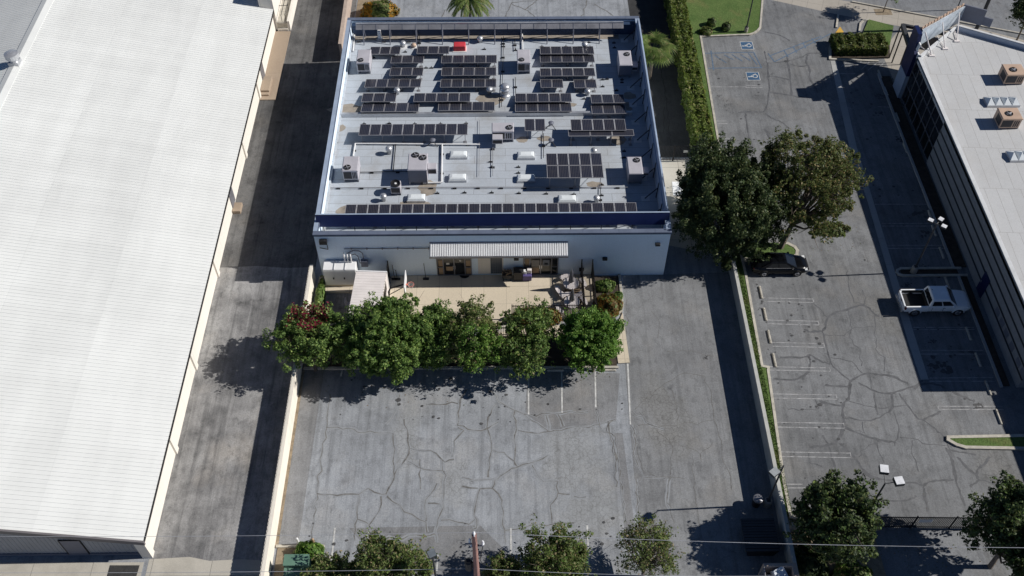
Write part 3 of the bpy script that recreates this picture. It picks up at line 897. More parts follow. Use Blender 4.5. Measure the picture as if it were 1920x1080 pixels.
# entrance beds top right
kerbline([G(1556, 112), G(1556, 92), G(1560, 72), G(1567, 66)], w_=.24)
kerbline([G(1556, 112), (38.2, 81.4)], w_=.2)
kerbline([G(1610, 66), G(1613, 45), G(1618, 40), G(1627, 38)], w_=.2)
kerbline([G(1568, 52), G(1571, 30)], w_=.2)
struct('kerb', b, 'kerb')
b = MB()
kerbline([(37.75, 79.3), (37.75, 53.5)], w_=.2)
kerbline([(37.9, 52.7), (37.9, 41.6)], w_=.2)
struct('shade_toned_planter_kerb', b, 'gutter')  # darker concrete here paints in the shade lying on this kerb
b = MB(); b.flat(poly((1557, 114), (1568, 114), (1606, 275), (1638, 380), (1718, 640), (1741, 712), (1726, 712), (1702, 640), (1627, 380), (1592, 275)), 2 * L1 + .02)
struct('concrete_gutter', b, 'gutter')
b = MB()
b.flat([(-15.6, 43.8), (8.6, 43.7), (8.6, 46.6), (-15.6, 46.8)], .07)
b.flat([(7.3, 48.4), (9.4, 48.9), (9.4, 52.9), (7.3, 52.9)], .07)
b.flat([(37.85, 53.6), (38.9, 53.6), (38.9, 79), (37.85, 79)], .07)
b.flat([(38.0, 41.6), (38.6, 41.6), (38.6, 52.6), (38.0, 52.6)], .07)
b.flat([(33.2, 52.8), (38, 52.8), (38, 53.4), (33.2, 53.4)], .06)
b.flat(poly((1558, 110), (1560, 72), (1615, 67), (1668, 84), (1668, 110)), .1)
struct('planter_soil', b, 'soil')
b = MB()
b.flat([(-15.7, 26), (-12.7, 26), (-12.7, 28.95), (-15.7, 28.95)], .07)
b.flat([(-15.95, 29.0), (-15.7, 29.0), (-15.7, 44.2), (-15.95, 44.2)], .02)
b.flat([(-16, 86), (-13.4, 86), (-12.5, 95), (-16, 95)], .03)
b.flat([(19.3, 20), (25.5, 20), (25.2, 29.5), (19.3, 30.2)], .04)
struct('bare_earth', b, 'drysoil')
# patio, walk and service yard in front of the main building
b = MB()
b.prism([(-9.6, 53.06), (7.2, 53.06), (7.2, 48.45), (2.0, 48.45), (-1.8, 47.8), (-9.6, 47.8)], 0, .16)
b.prism([(-1.0, 47.75), (8.9, 47.75), (9.45, 49.0), (9.6, 44.05), (8.7, 44.0), (8.6, 46.55), (-1.0, 46.65)], 0, .1)
b.prism([(-15.6, 51.95), (-12.3, 51.95), (-12.3, 52.9), (-15.6, 52.9)], 0, .32)
b.prism([(-15.5, 51.3), (-12.3, 51.3), (-12.3, 51.93), (-15.5, 51.93)], 0, .16)
struct('patio', b, 'conc')
b = MB(); b.flat([(-15.9, 46.8), (-9.7, 46.8), (-9.7, 51.9), (-15.9, 51.9)], L1)
struct('service_yard', b, 'alley')
b = MB(); b.flat([(13.5, 67.0), (17.1, 67.0), (17.3, 55.5), (13.5, 56.5)], L1)
struct('side_yard_slab', b, 'drivec')
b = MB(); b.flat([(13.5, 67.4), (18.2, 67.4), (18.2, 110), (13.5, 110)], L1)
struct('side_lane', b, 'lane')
b = MB(); b.flat(poly((1260, 341), (1281, 341), (1281, 367), (1262, 367)), .03)
struct('white_access_cover', b, 'whitem')
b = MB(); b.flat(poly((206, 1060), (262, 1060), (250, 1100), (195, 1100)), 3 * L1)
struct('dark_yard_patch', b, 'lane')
# concrete in front of the warehouse gable, and the driveway through the gate
b = MB(); b.flat([(-70, 10), (-24.6, 10), (-24.6, 28.0), (-70, 28.0)], L1)
struct('gable_yard', b, 'drivec')
b = MB(); b.flat([(-70, 27.5), (-28.6, 27.5), (-28.6, 28.05), (-70, 28.05)], 2 * L1)
struct('gable_strip', b, 'drivec')
b = MB(); b.flat([(25.0, 15), (32.3, 15), (32.3, 30.0), (25.0, 30.0)], 2 * L1)
struct('gate_driveway', b, 'street')
b = MB()
for (px, py, rr) in [(1324, 670, .3), (1690, 198, .8), (1672, 150, .6), (1720, 400, .9), (1737, 437, .6), (1655, 180, .7), (1765, 686, 1.3), (1748, 640, .4), (1820, 660, .4), (1650, 212, .5), (1735, 500, .4), (1700, 535, .5), (1690, 262, .7), (1830, 760, .5)]:
    q = G(px, py)
    for k in range(26):
        a, d = rng.uniform(0, 6.28), abs(rng.gauss(0, .5)) * rr
        x, y, s_ = q[0] + d * 1.4 * math.cos(a), q[1] + d * .9 * math.sin(a), rng.uniform(.05, .28) * rr
        b.flat([(x + s_ * rng.uniform(.6, 1) * math.cos(t), y + s_ * rng.uniform(.5, .9) * math.sin(t)) for t in [i * math.pi / 4 for i in range(8)]], 3 * L1 + k * .0002)
for (px, py) in [(1355, 180), (1363, 190), (1362, 198), (1370, 208), (1348, 178), (1366, 196), (1436, 300), (1420, 545), (1500, 580), (1505, 595), (1428, 580), (1440, 660), (1520, 675)]:
    q = G(px, py)
    for k in range(4):
        x, y, s_ = q[0] + rng.gauss(0, .18), q[1] + rng.gauss(0, .18), rng.uniform(.03, .09)
        b.flat([(x + s_ * rng.uniform(.6, 1) * math.cos(t), y + s_ * rng.uniform(.5, .9) * math.sin(t)) for t in [i * math.pi / 3 for i in range(6)]], 3 * L1 + .006 + k * .0002)
for (xa, xb, ya, yb, k) in ((20.6, 26, 33, 52, 60), (33, 37.5, 43, 78, 60), (-14, 9, 38.5, 43.3, 50), (-14, 9, 27.5, 31, 30), (21, 31, 54, 82, 60)):
    for i in range(k):
        x, y, s_ = rng.uniform(xa, xb), rng.uniform(ya, yb), abs(rng.gauss(0, .08)) + .03
        b.flat([(x + s_ * rng.uniform(.6, 1) * math.cos(t), y + s_ * rng.uniform(.5, .9) * math.sin(t)) for t in [j * math.pi / 3 for j in range(6)]], 3 * L1 + .012 + i * .00005)
struct('oil_stains', b, 'blotch')
b = MB(); b.flat(poly((1566, 62), (1575, 50), (1582, 60), (1574, 66)), 4 * L1)
struct('yellow_tactile_strip', b, 'yellow')
# ================================================================== MAIN BUILDING
BX0, BX1, BY0, BY1 = -15.35, 13.2, 53.08, 81.9
ZR, ZP = 3.8, 5.3
off = thing('office_building', 'flat roofed pale blue building with navy front fascia, roof covered in solar arrays', 'building', ((BX0 + BX1) / 2, (BY0 + BY1) / 2, 0))
b = MB()
T = .3
b.box(BX0, BY0, 0, BX1, BY0 + T, ZP - .12)
b.box(BX0, BY1 - T, 0, BX1, BY1, ZP - .12)
b.box(BX0, BY0 + T, 0, BX0 + T, BY1 - T, ZP - .12)
b.box(BX1 - T, BY0 + T, 0, BX1, BY1 - T, ZP - .12)
build('wall', b, 'stucco', off)
b = MB(); b.box(BX0 + T, BY0 + T, ZR - .3, BX1 - T, BY1 - T, ZR)
roof = build('roof', b, 'roof', off)
b = MB()
e = .06
b.box(BX0 - e, BY0 - e, ZP - .12, BX1 + e, BY0 + T + e, ZP)
b.box(BX0 - e, BY1 - T - e, ZP - .12, BX1 + e, BY1 + e, ZP)
b.box(BX0 - e, BY0 + T + e, ZP - .12, BX0 + T + e, BY1 - T - e, ZP)
b.box(BX1 - T - e, BY0 + T + e, ZP - .12, BX1 + e, BY1 - T - e, ZP)
for i in range(10):
    x = BX0 + 1.2 + i * 2.9
    b.box(x, BY0 - e - .012, ZP - .13, x + .05, BY0 + T + e + .01, ZP + .012)
    b.box(x, BY1 - T - e - .012, ZP - .13, x + .05, BY1 + e + .01, ZP + .012)
cop = build('coping', b, 'capfront', off)
b = MB()
b.box(BX0 - e - .004, BY0 + T + e, ZP - .13, BX0 + T - .02, BY1 - T - e, ZP + .008)
build('side_coping', b, 'capblue', off)
b = MB()
b.box(BX1 - T - e - .004, BY0 + T + e, ZP - .13, BX1 + e + .004, BY1 - T - e, ZP + .008)
build('side_coping', b, 'capblue', off)
b = MB()
b.box(BX0 - e - .01, BY0 - e - .02, ZP - .2, BX1 + e + .01, BY0 - e + .01, ZP - .115)
build('blue_trim', b, 'bluetrim', off)
# navy front screen standing on the roof behind the front parapet
b = MB()
fr = [(54.62, 5.92), (54.58, 5.97), (54.22, 4.92), (54.26, 4.88)]
b.loft([[(x, y, z) for (y, z) in fr] for x in (BX0 + .08, BX1 - .02)])
fs = build('front_screen', b, 'navy', off)
for i in range(12):
    x = BX0 + .6 + i * 2.5
    b = MB(); b.cyl((x, 54.55, 5.7), (x, 55.3, ZR), .035, n=6); build('screen_brace', b, 'dkmetal', fs)
    b = MB(); b.cyl((x, 54.32, 4.95), (x, 54.32, ZR), .035, n=6); build('screen_leg', b, 'dkmetal', fs)
b = MB(); b.box(BX0 + .08, 54.56, 5.965, BX1 - .02, 54.68, 5.99)
build('screen_cap', b, 'capblue', fs)
# rear screen, leaning inwards
b = MB()
fr = [(80.52, 5.60), (80.58, 5.60), (80.12, 5.22), (80.06, 5.22)]
b.loft([[(x, y, z) for (y, z) in fr] for x in (BX0 + .9, BX1 - 1.6)])
rs = build('rear_screen', b, 'grmetal', off)
b = MB(); b.box(BX0 + .9, 80.46, 5.602, BX1 - 1.6, 80.64, 5.65)
build('screen_cap', b, 'galv', rs)
x = BX0 + 1.6
k = 0
while x < BX1 - 1.7:
    if k % 2 == 0:
        b = MB(); b.cyl((x, 80.1, 5.2), (x, 79.55, ZR), .05, n=6); build('screen_brace', b, 'hvacs', rs)
        b = MB(); b.cyl((x, 80.5, 5.5), (x, 80.9, ZR), .05, n=6); build('screen_leg', b, 'hvacs', rs)
    b = MB(); b.obox((x, 80.3, 5.42), (.05, .6, .05), 0, R(39.6)); build('panel_joint', b, 'hvacs', rs)
    x += 1.28; k += 1
b = MB(); b.box(BX0 + .4, 81.05, ZR, BX1 - .4, 81.58, ZP - .35)
build('inner_blue_band', b, 'bluetrim', off)
# right hand screen with slanted braces
b = MB()
fr = [(13.0, 5.85), (13.06, 5.85), (12.82, 4.2), (12.76, 4.2)]
b.loft([[(x, y, z) for (x, z) in fr] for y in (55.2, 80.8)])
ss = build('side_screen', b, 'capblue', off)
for i in range(11):
    y = 56.0 + i * 2.42
    b = MB(); b.cyl((12.72, y, 4.9), (11.75, y - .15, ZR + .05), .045, n=6); build('screen_brace', b, 'dkmetal', ss)
    b = MB(); b.cyl((12.76, y, 5.5), (12.7, y, ZR), .04, n=6); build('screen_leg', b, 'dkmetal', ss)
    b = MB(); b.box(11.45, y - .45, ZR, 12.15, y + .15, ZR + .02); build('brace_pad', b, 'patchw', ss)
# low kerb dividing the roof
b = MB()
dv = G(900, 217, ZR)[1]
b.box(BX0 + T, dv - .12, ZR, 11.6, dv + .12, ZR + .38)
build('roof_divider', b, 'galv', roof)
b = MB(); b.box(BX0 + T, BY0 + T, ZR, BX0 + T + .16, BY1 - T, ZR + .32); build('cant_strip', b, 'roof', roof)
b = MB(); b.box(BX1 - T - .1, BY0 + T, ZR, BX1 - T, BY1 - T, ZR + .25); build('cant_strip', b, 'patchw', roof)
def blob(q, cx, cy, rx, ry, z):
    n = 14
    q.flat([(cx + rx * rng.uniform(.7, 1.1) * math.cos(2 * math.pi * i / n), cy + ry * rng.uniform(.7, 1.1) * math.sin(2 * math.pi * i / n)) for i in range(n)], z)
kk = 0
for px, py, rx, ry in [(920, 186, 1.6, .9), (650, 205, 1.7, .8), (802, 352, .9, 1.0), (775, 382, 1.5, .5), (1170, 200, .8, .9), (1180, 180, .7, .6), (1120, 200, .8, .5), (640, 240, .5, .5), (760, 205, 1.6, .35), (1020, 260, .7, .4), (1160, 262, .8, .7), (1115, 346, .9, .4), (1060, 196, 1.3, .35), (650, 395, 1.0, .6), (980, 262, .6, .4)]:
    q = G(px, py, ZR); kk += 1
    b = MB(); blob(b, q[0], q[1], rx, ry, ZR + .004 + kk * .0003); build('water_stain', b, 'stain', roof)
b = MB(); b.flat([(BX0 + .6, 80.3), (BX1 - 1.9, 80.3), (BX1 - 1.9, 81.0), (BX0 + .6, 81.0)], ZR + .004)
build('water_stain', b, 'stain', roof)

# ---- front: awning, shop fronts, glass block window
b = MB()
ax0, ax1 = GY(806, 456, BY0)[0], GY(1064, 456, BY0)[0]
n = 60
prof = []
pw = (ax1 - ax0) / n
for i in range(n):
    x = ax0 + i * pw
    prof += [(x, 0), (x + pw * .36, 0), (x + pw * .40, .10), (x + pw * .97, .10)]
prof.append((ax1, 0))
ring = lambda y, z: [(x, y, z + h) for x, h in prof]
b.loft([ring(BY0 - 1.12, 3.70), ring(BY0 - .01, 4.15)], close=False)
aw = build('awning', b, 'whitem', off)
b = MB()
b.box(ax0 - .03, BY0 - 1.15, 3.56, ax1 + .03, BY0 - 1.1, 3.69)
b.box(ax0 - .03, BY0 - .06, 4.16, ax1 + .03, BY0 - .004, 4.28)
build('awning_frame', b, 'grmetal', aw)
def shopfront(x0, x1, doors, papers):
    z0, z1 = .17, 2.75
    y = BY0
    q = MB()
    q.box(x0, y - .02, z0, x1, y - .004, z1)
    g = build('entrance_glazing', q, 'glass', off)
    q = MB()
    w_ = (x1 - x0)
    q.box(x0 - .02, y - .07, z1 - .08, x1 + .02, y - .021, z1)
    q.box(x0, y - .07, z0, x1, y - .021, z0 + .1)
    for f in (0, .18, .5, .82, 1):
        xx = x0 + w_ * f
        q.box(xx - .045, y - .075, z0 + .1, xx + .045, y - .022, z1 - .08)
    q.box(x0, y - .068, 2.25, x1, y - .0225, 2.32)
    q.box(x0, y - .066, 1.15, x0 + w_ * .18, y - .0226, 1.22)
    q.box(x1 - w_ * .18, y - .066, 1.15, x1, y - .0226, 1.22)
    build('entrance_frame', q, 'mullion', g)
    q = MB()
    for f in (.47, .53):
        q.box(x0 + w_ * f - .02, y - .13, 1.05, x0 + w_ * f + .02, y - .09, 1.45)
    build('door_handle', q, 'chrome', g)
    for (fx, fz, ww, hh, mm) in papers:
        q = MB(); q.box(x0 + w_ * fx, y - .024, fz, x0 + w_ * fx + ww, y - .0205, fz + hh)
        build('window_notice', q, mm, g)
s0, s1 = GY(819, 490, BY0)[0], GY(883, 490, BY0)[0]
shopfront(s0, s1, 2, [(.27, 1.5, .26, .22, 'paper'), (.26, .75, .55, .5, 'wood'), (.66, 1.9, .16, .18, 'paper'), (.04, .3, .4, .8, 'wood'), (.04, 1.3, .4, .75, 'wood'), (.85, 1.3, .38, .7, 'wood'), (.85, .3, .38, .75, 'wood')])
s0, s1 = GY(982, 490, BY0)[0], GY(1046, 490, BY0)[0]
shopfront(s0, s1, 2, [(.24, 1.25, .6, .75, 'rust'), (.24, .35, .6, .7, 'wood'), (.56, 1.3, .55, .7, 'siding'), (.61, 1.42, .28, .25, 'paper'), (.04, 1.3, .38, .85, 'wood')])
b = MB()
g0, g1 = GY(920, 490, BY0)[0], GY(941, 490, BY0)[0]
b.box(g0, BY0 - .02, .35, g1, BY0 - .004, 2.75)
gb_ = build('glass_block_window', b, 'block', off)
b = MB()
for i in range(6):
    xx = g0 + (g1 - g0) * i / 5
    b.box(xx - .02, BY0 - .03, .35, xx + .02, BY0 - .0205, 2.75)
for i in range(12):
    zz = .35 + 2.4 * i / 11
    b.box(g0 - .02, BY0 - .032, zz - .02, g1 + .02, BY0 - .0202, zz + .02)
build('block_joint', b, 'hvacs', gb_)
b = MB()
g0b = GY(896, 490, BY0)[0]
b.box(g0b, BY0 - .012, .3, g1 + .12, BY0 - .003, 2.9)
build('wall_recess_panel', b, 'stuccow', off)
# pipes and lamps on the front wall
b = MB()
q0, q1 = GY(645, 465, BY0), GY(806, 465, BY0)
zc = (q0[1] + q1[1]) / 2
b.tube([(q0[0], BY0 - .07, zc), (q1[0], BY0 - .07, zc)], .035, 6)
for i in range(6):
    x = q0[0] + .6 + i * 1.25
    b.box(x - .05, BY0 - .13, zc - .07, x + .05, BY0 - .01, zc + .07)
build('wall_conduit', b, 'grmetal', off)
b = MB()
def arcpipe(x0, x1, z0, z1):
    pts = []
    for i in range(9):
        a = math.pi * i / 16
        pts.append((x0 + (x1 - x0) * math.sin(a), BY0 - .12, z1 + (z0 - z1) * (1 - math.cos(a))))
    b.tube(pts, .035, 6)
c0 = GY(660, 470, BY0); c1 = GY(681, 478, BY0)
b.tube([(c0[0] - .5, BY0 - .12, 2.3), (c0[0] - .4, BY0 - .12, 3.1), (c0[0] + .1, BY0 - .12, 3.45), (c1[0] - .25, BY0 - .12, 3.4), (c1[0], BY0 - .12, 3.1), (c1[0], BY0 - .12, 2.3)], .04, 6)
b.tube([(c0[0] - .3, BY0 - .18, 2.3), (c0[0] - .2, BY0 - .18, 2.9), (c0[0] + .2, BY0 - .18, 3.1), (c0[0] + .45, BY0 - .18, 2.8), (c0[0] + .5, BY0 - .18, 2.0), (c0[0] + .75, BY0 - .18, 1.8), (c1[0], BY0 - .18, 1.8)], .035, 6)
b.box(c1[0] - .25, BY0 - .3, 1.6, c1[0] + .3, BY0 - .01, 2.25)
build('wall_valve_pipe', b, 'hvacs', off)
b = MB()
for px, py in [(1233, 456), (1134, 483), (1090, 503), (968, 483), (606, 449)]:
    q = GY(px, py, BY0); b = MB()
    b.bbox(q[0] - .2, BY0 - .26, q[1] - .1, q[0] + .2, BY0 - .004, q[1] + .12)
    build('wall_lamp', b, 'dkmetal', off)
b = MB()
b.tube([(BX0 + .3, BY0 - .1, 3.8), (BX0 + .95, BY0 - .1, 3.6), (BX0 + .95, BY0 - .1, 4.2)], .035, 6)
b.box(BX0 + .4, BY0 - .3, 4.35, BX0 + 1.0, BY0 - .004, 4.75)
build('corner_bracket', b, 'dkmetal', off)

# ---- skylights in the roof
for px, py in [(860, 293), (858, 336), (986, 294), (986, 337), (781, 374), (1063, 376)]:
    q = G(px, py, ZR)
    b = MB(); b.box(q[0] - .78, q[1] - .42, ZR, q[0] + .78, q[1] + .42, ZR + .22)
    sk = build('skylight', b, 'galv', off)
    b = MB()
    b.loft([[(q[0] - w_, q[1] - h_, z), (q[0] + w_, q[1] - h_, z), (q[0] + w_, q[1] + h_, z), (q[0] - w_, q[1] + h_, z)] for w_, h_, z in ((.74, .38, ZR + .22), (.66, .3, ZR + .36), (.45, .18, ZR + .42))])
    build('skylight_dome', b, 'sky', sk)

# ---- solar arrays
PM = {}
def panel_mesh(W, L, t, land=False):
    key = (W, L, round(t, 3), land)
    if key in PM:
        return PM[key]
    me = bpy.data.meshes.new('solar_panel')
    ct, st = math.cos(t), math.sin(t)
    def X(x, y, z):
        return (x, y * ct + z * st, -y * st + z * ct)
    fr = .045
    v = [X(0, 0, 0), X(W, 0, 0), X(W, L, 0), X(0, L, 0), X(0, 0, .05), X(W, 0, .05), X(W, L, .05), X(0, L, .05),
         X(fr, fr, .05), X(W - fr, fr, .05), X(W - fr, L - fr, .05), X(fr, L - fr, .05)]
    f = [(3, 2, 1, 0), (0, 1, 5, 4), (1, 2, 6, 5), (2, 3, 7, 6), (3, 0, 4, 7), (4, 5, 9, 8), (5, 6, 10, 9), (6, 7, 11, 10), (7, 4, 8, 11), (8, 9, 10, 11)]
    me.from_pydata(v, [], f)
    me.materials.append(MAT['alu'])
    me.materials.append(MAT['panel'])
    me.polygons[9].material_index = 1
    uv = me.uv_layers.new(name='UVMap')
    uvs = [(0, 0), (1, 0), (1, 1), (0, 1)]
    ls = me.polygons[9].loop_start
    for i in range(4):
        a = uvs[i]
        uv.data[ls + i].uv = (a[0], a[1]) if not land else (a[1], a[0])
    me.update()
    PM[key] = me
    return me

def array(pxl, pxr, py, n, hf, tilt, label, rows=1, L=1.65, land=False, group='solar arrays on the roof', zb=ZR, name='solar_array', mk_=None):
    t = R(tilt)
    zf = zb + hf
    x0, y0 = G(pxl, py, zf)
    x1, _ = G(pxr, py, zf)
    W = (x1 - x0) / n
    o = thing(name, label, 'solar array', ((x0 + x1) / 2, y0 + .7, zb), group)
    for r_ in range(rows):
        for i in range(n):
            p = bpy.data.objects.new('solar_panel', panel_mesh(round(W - .03, 3), L, t, land))
            col.objects.link(p)
            p.parent = o
            p.location = Vector((x0 + i * W, y0 + r_ * (L + .02) * math.cos(t), zf - r_ * (L + .02) * math.sin(t))) - o.location
    D = rows * L
    q = MB()
    ct, st = math.cos(t), math.sin(t)
    for f in (.12, .85):
        y, z = y0 + D * f * ct, zf - D * f * st - .035
        q.box(x0 + .02, y - .025, z - .05, x1 - .02, y + .025, z)
    k = max(2, int(round((x1 - x0) / 2.1)) + 1)
    for i in range(k):
        x = x0 + .25 + (x1 - x0 - .5) * i / (k - 1)
        q.cyl((x, y0 + D * .12 * ct, zf - D * .12 * st - .06), (x, y0 + D * .12 * ct, zb), .03, n=6)
        q.cyl((x, y0 + D * .85 * ct, zf - D * .85 * st - .06), (x, y0 + D * .85 * ct, zb), .03, n=6)
        q.cyl((x, y0 + D * .12 * ct, zf - D * .12 * st - .1), (x, y0 + D * .8 * ct, zb + .06), .02, n=5)
        q.box(x - .15, y0 + D * .12 * ct - .15, zb, x + .15, y0 + D * .12 * ct + .15, zb + .03)
        q.box(x - .15, y0 + D * .85 * ct - .15, zb, x + .15, y0 + D * .85 * ct + .15, zb + .03)
    build('support_frame', q, 'grmetal', o)
    return o
H1, T1 = .55, 12
for a in [
    (692, 750, 102.5, 3, 'three panel solar array hidden behind the back left air conditioner'),
    (781, 842, 101.5, 3, 'three panel solar array in the back row, left of the red box'),
    (732, 794, 119, 3, 'three panel solar array in the second row, right of the back left air conditioner'),
    (730, 793, 142.5, 3, 'three panel solar array in the third row, behind the five panel one at far left'),
    (683, 789, 164.5, 5, 'five panel solar array at far left behind a silver ball vent'),
    (827, 932, 119, 5, 'five panel solar array in front of the red box, hindmost of a stack of three'),
    (827, 931, 142.5, 5, 'five panel solar array, middle of the stack of three below the red box'),
    (825, 931, 164.5, 5, 'five panel solar array, nearest of the stack of three below the red box'),
    (677, 742, 191.5, 3, 'three panel solar array at far left, second from the roof divider'),
    (775, 882, 191.5, 5, 'five panel solar array left of the tall silver flue, second from the roof divider'),
    (676, 785, 210.5, 5, 'five panel solar array at the left end of the row along the roof divider'),
    (821, 928, 208.5, 5, 'five panel solar array second from left in the row along the roof divider'),
    (1013, 1115, 102, 5, 'five panel solar array, hindmost of the right hand stack, behind the back middle air conditioner'),
    (1013, 1116, 117.5, 5, 'five panel solar array second from the back in the right hand stack'),
    (1013, 1117, 143.5, 5, 'five panel solar array directly behind the two short two panel arrays'),
    (1014, 1057, 165, 2, 'short two panel solar array, left one of the pair in the upper roof'),
    (1077, 1120, 165.5, 2, 'short two panel solar array, right one of the pair in the upper roof'),
    (966, 1073, 192, 5, 'five panel solar array right of the tall silver flue, second from the roof divider'),
    (966, 1073, 210, 5, 'five panel solar array third from left in the row along the roof divider'),
    (1109, 1173, 194, 3, 'three panel solar array beside the right parapet shade, second from the roof divider'),
    (1110, 1176, 214, 3, 'three panel solar array at the right end of the row along the roof divider'),
]:
    array(a[0], a[1], a[2], a[3], H1, T1, a[4])
array(672, 877, 254.5, 10, 1.0, 6, 'long ten panel solar array in front of the roof divider at left')
array(984, 1023, 246, 2, .9, 2, 'small two panel solar array between the front middle air conditioner and a dark tripod')
array(1071, 1175, 246, 5, 1.2, 4, 'raised five panel solar array joined behind a row of three wide panels')
array(1066, 1190, 256, 3, 1.1, 6, 'three wide sideways solar panels in front of the raised five panel array', L=.95, land=True)
array(1026, 1133, 334.5, 5, 1.45, 5, 'high standing solar array of ten panels in two rows, with tall legs', rows=2)
array(645, 1197, 411, 26, 1.15, 1, 'very long row of solar panels right behind the navy front screen')

# ---- rooftop air conditioners
def hvac(px, py, w_, d, h, label, fans, mat_='hvac', side=None, zb=ZR, stand=.3, coil=True, group='air conditioners on the main roof', facemat=None):
    x, y = G(px, py, zb + stand)
    o = thing('air_conditioner', label, 'air conditioner', (x, y + d / 2, zb), group)
    x0, x1, y0, y1 = x - w_ / 2, x + w_ / 2, y, y + d
    z0, z1 = zb + stand, zb + stand + h
    q = MB(); q.bbox(x0, y0, z0, x1, y1, z1, .03)
    q.box(x0 - .03, y0 - .03, z1 - .12, x1 + .03, y1 + .03, z1 - .05)
    bd = build('cabinet', q, mat_, o)
    if facemat:
        q = MB(); q.box(x0 + .01, y0 - .012, z0 + .02, x1 - .01, y0 - .002, z1 - .14)
        build('front_panel', q, facemat, bd)
    if coil:
        q = MB(); q.box(x0 + .08, y0 - .014, z0 + .12, x1 - .42 * w_, y0 - .003, z1 - .2)
        for i in range(3):
            q.box(x1 - .36 * w_ + i * .1 * w_, y0 - .014, z0 + .15, x1 - .36 * w_ + (i * .1 + .06) * w_, y0 - .003, z1 - .25)
        q.box(x0 - .014, y0 + .1, z0 + .15, x0 - .003, y1 - .3 * d, z1 - .2)
        build('coil_grille', q, 'coil', bd)
    for fx, fy, fr_ in fans:
        cx, cy = x0 + fx * w_, y0 + fy * d
        q = MB(); q.lathe((cx, cy, z1), [(fr_, -.02), (fr_, .06), (fr_ * .93, .06), (fr_ * .93, .012)], 20)
        f = build('fan', q, 'fan', bd)
        q = MB()
        for i in range(4):
            a = i * math.pi / 2 + .4
            q.obox((cx + fr_ * .5 * math.cos(a), cy + fr_ * .5 * math.sin(a), z1 + .035), (fr_ * .75, fr_ * .3, .01), a, R(18))
        q.lathe((cx, cy, z1 + .02), [(fr_ * .22, 0), (fr_ * .2, .04), (.01, .05)], 10)
        build('fan_blade', q, 'grmetal', f)
    for xx in (x0 + .06, x1 - .06):
        q = MB()
        q.box(xx - .05, y0 + .02, zb, xx + .05, y1 - .02, z0 - .002)
        build('stand', q, 'grmetal', o)
    if side:
        sx, sy, sw, sd_, sh, sz = side
        q = MB(); q.bbox(x0 + sx, y0 + sy, z0 + sz, x0 + sx + sw, y0 + sy + sd_, z0 + sz + sh, .02)
        build('duct_box', q, mat_, o)
        q = MB(); q.box(x0 + sx + .05, y0 + sy - .012, z0 + sz + .08, x0 + sx + sw - .05, y0 + sy - .003, z0 + sz + sh - .12)
        build('duct_grille', q, 'coil', o)
    return o
hvac(682.5, 134, 1.22, 2.0, 1.05, 'air conditioner at the back left corner beside the left parapet', [(.32, .17, .27)])
hvac(982, 134, 1.22, 2.0, 1.05, 'air conditioner at the back middle, left of the right hand solar stack', [(.33, .2, .27)])
hvac(1171.5, 141, 1.2, 2.2, 1.2, 'air conditioner with a duct box at the back right corner in the parapet shade', [(.68, .72, .28)], side=(1.22, .25, .6, .8, .45, .35), coil=False, facemat='hvacs')
hvac(943, 262, 1.9, 1.15, 1.0, 'wide low air conditioner in the middle of the roof, beside the ten panel array', [(.8, .4, .3)], side=(.02, -.72, .9, .7, .55, .15))
hvac(658.5, 337, 1.3, 1.75, 1.1, 'air conditioner at the front left, on a legged stand by the left parapet', [(.33, .2, .3)])
hvac(784.5, 342, 1.6, 2.0, 1.5, 'largest air conditioner, with two raised fans, at the front left of centre', [(.36, .88, .32), (.76, .72, .32)], side=(1.62, .5, .75, .75, .6, .5), coil=False, facemat='hvacs')
hvac(1190.5, 341, 1.2, 2.05, 1.0, 'air conditioner at the front right with a small duct box, half in the parapet shade', [(.66, .78, .29)], side=(1.22, .35, .55, .7, .35, .4), coil=False, facemat='hvacs')
# small condenser with a round fan
cx, cy = G(743, 366, ZR)
o = thing('condenser_unit', 'small square condenser with one big round fan beside a skylight', 'condenser', (cx, cy, ZR))
b = MB(); b.bbox(cx - .42, cy - .05, ZR + .25, cx + .42, cy + .75, ZR + 1.0)
cb = build('cabinet', b, 'hvac', o)
b = MB(); b.lathe((cx, cy + .35, ZR + 1.0), [(.42, 0), (.42, .1), (.36, .1), (.34, .02)], 20); build('fan_ring', b, 'fan', cb)
b = MB(); b.lathe((cx, cy + .35, ZR + 1.02), [(.1, 0), (.1, .05), (.02, .07)], 10); build('fan_hub', b, 'whitem', cb)
b = MB(); b.box(cx - .36, cy - .062, ZR + .35, cx + .36, cy - .052, ZR + .88); build('coil_grille', b, 'coil', cb)
b = MB()
for sx in (-.36, .36):
    b.box(cx + sx - .04, cy - .02, ZR, cx + sx + .04, cy + .7, ZR + .25)
build('stand', b, 'dkmetal', o)

# ---- vents
def ballvent(px, py, label, r_=.3, h=.3, mat_='galv', group='silver roof vents', flash=True):
    x, y = G(px, py, ZR)
    o = thing('roof_vent', label, 'vent', (x, y, ZR), group)
    q = MB(); q.lathe((x, y, ZR), [(r_ * .62, 0), (r_ * .6, h), (r_ * .9, h + .02), (r_ * 1.05, h + r_ * .5), (r_ * .85, h + r_ * 1.0), (r_ * .4, h + r_ * 1.25), (.02, h + r_ * 1.3)], 16)
    build('vent_cap', q, mat_, o, smooth=True)
    if flash:
        q = MB(); q.lathe((x, y, ZR), [(r_ * 1.5, 0), (r_ * 1.45, .012), (r_ * .66, .05)], 18)
        build('flashing', q, 'patchw', o)
    return o
ballvent(756, 88, 'silver ball vent on a white flashing, between the two hindmost left solar arrays')
ballvent(776, 88, 'low pinkish vent on a white flashing, beside the red box row', .26, .08, 'hvact')
ballvent(900, 79, 'silver vent right of the red box', flash=False)
ballvent(1096, 90, 'silver vent behind the right hand solar stack', flash=False)
ballvent(745, 176, 'silver ball vent in front of the five panel array at far left', flash=False)
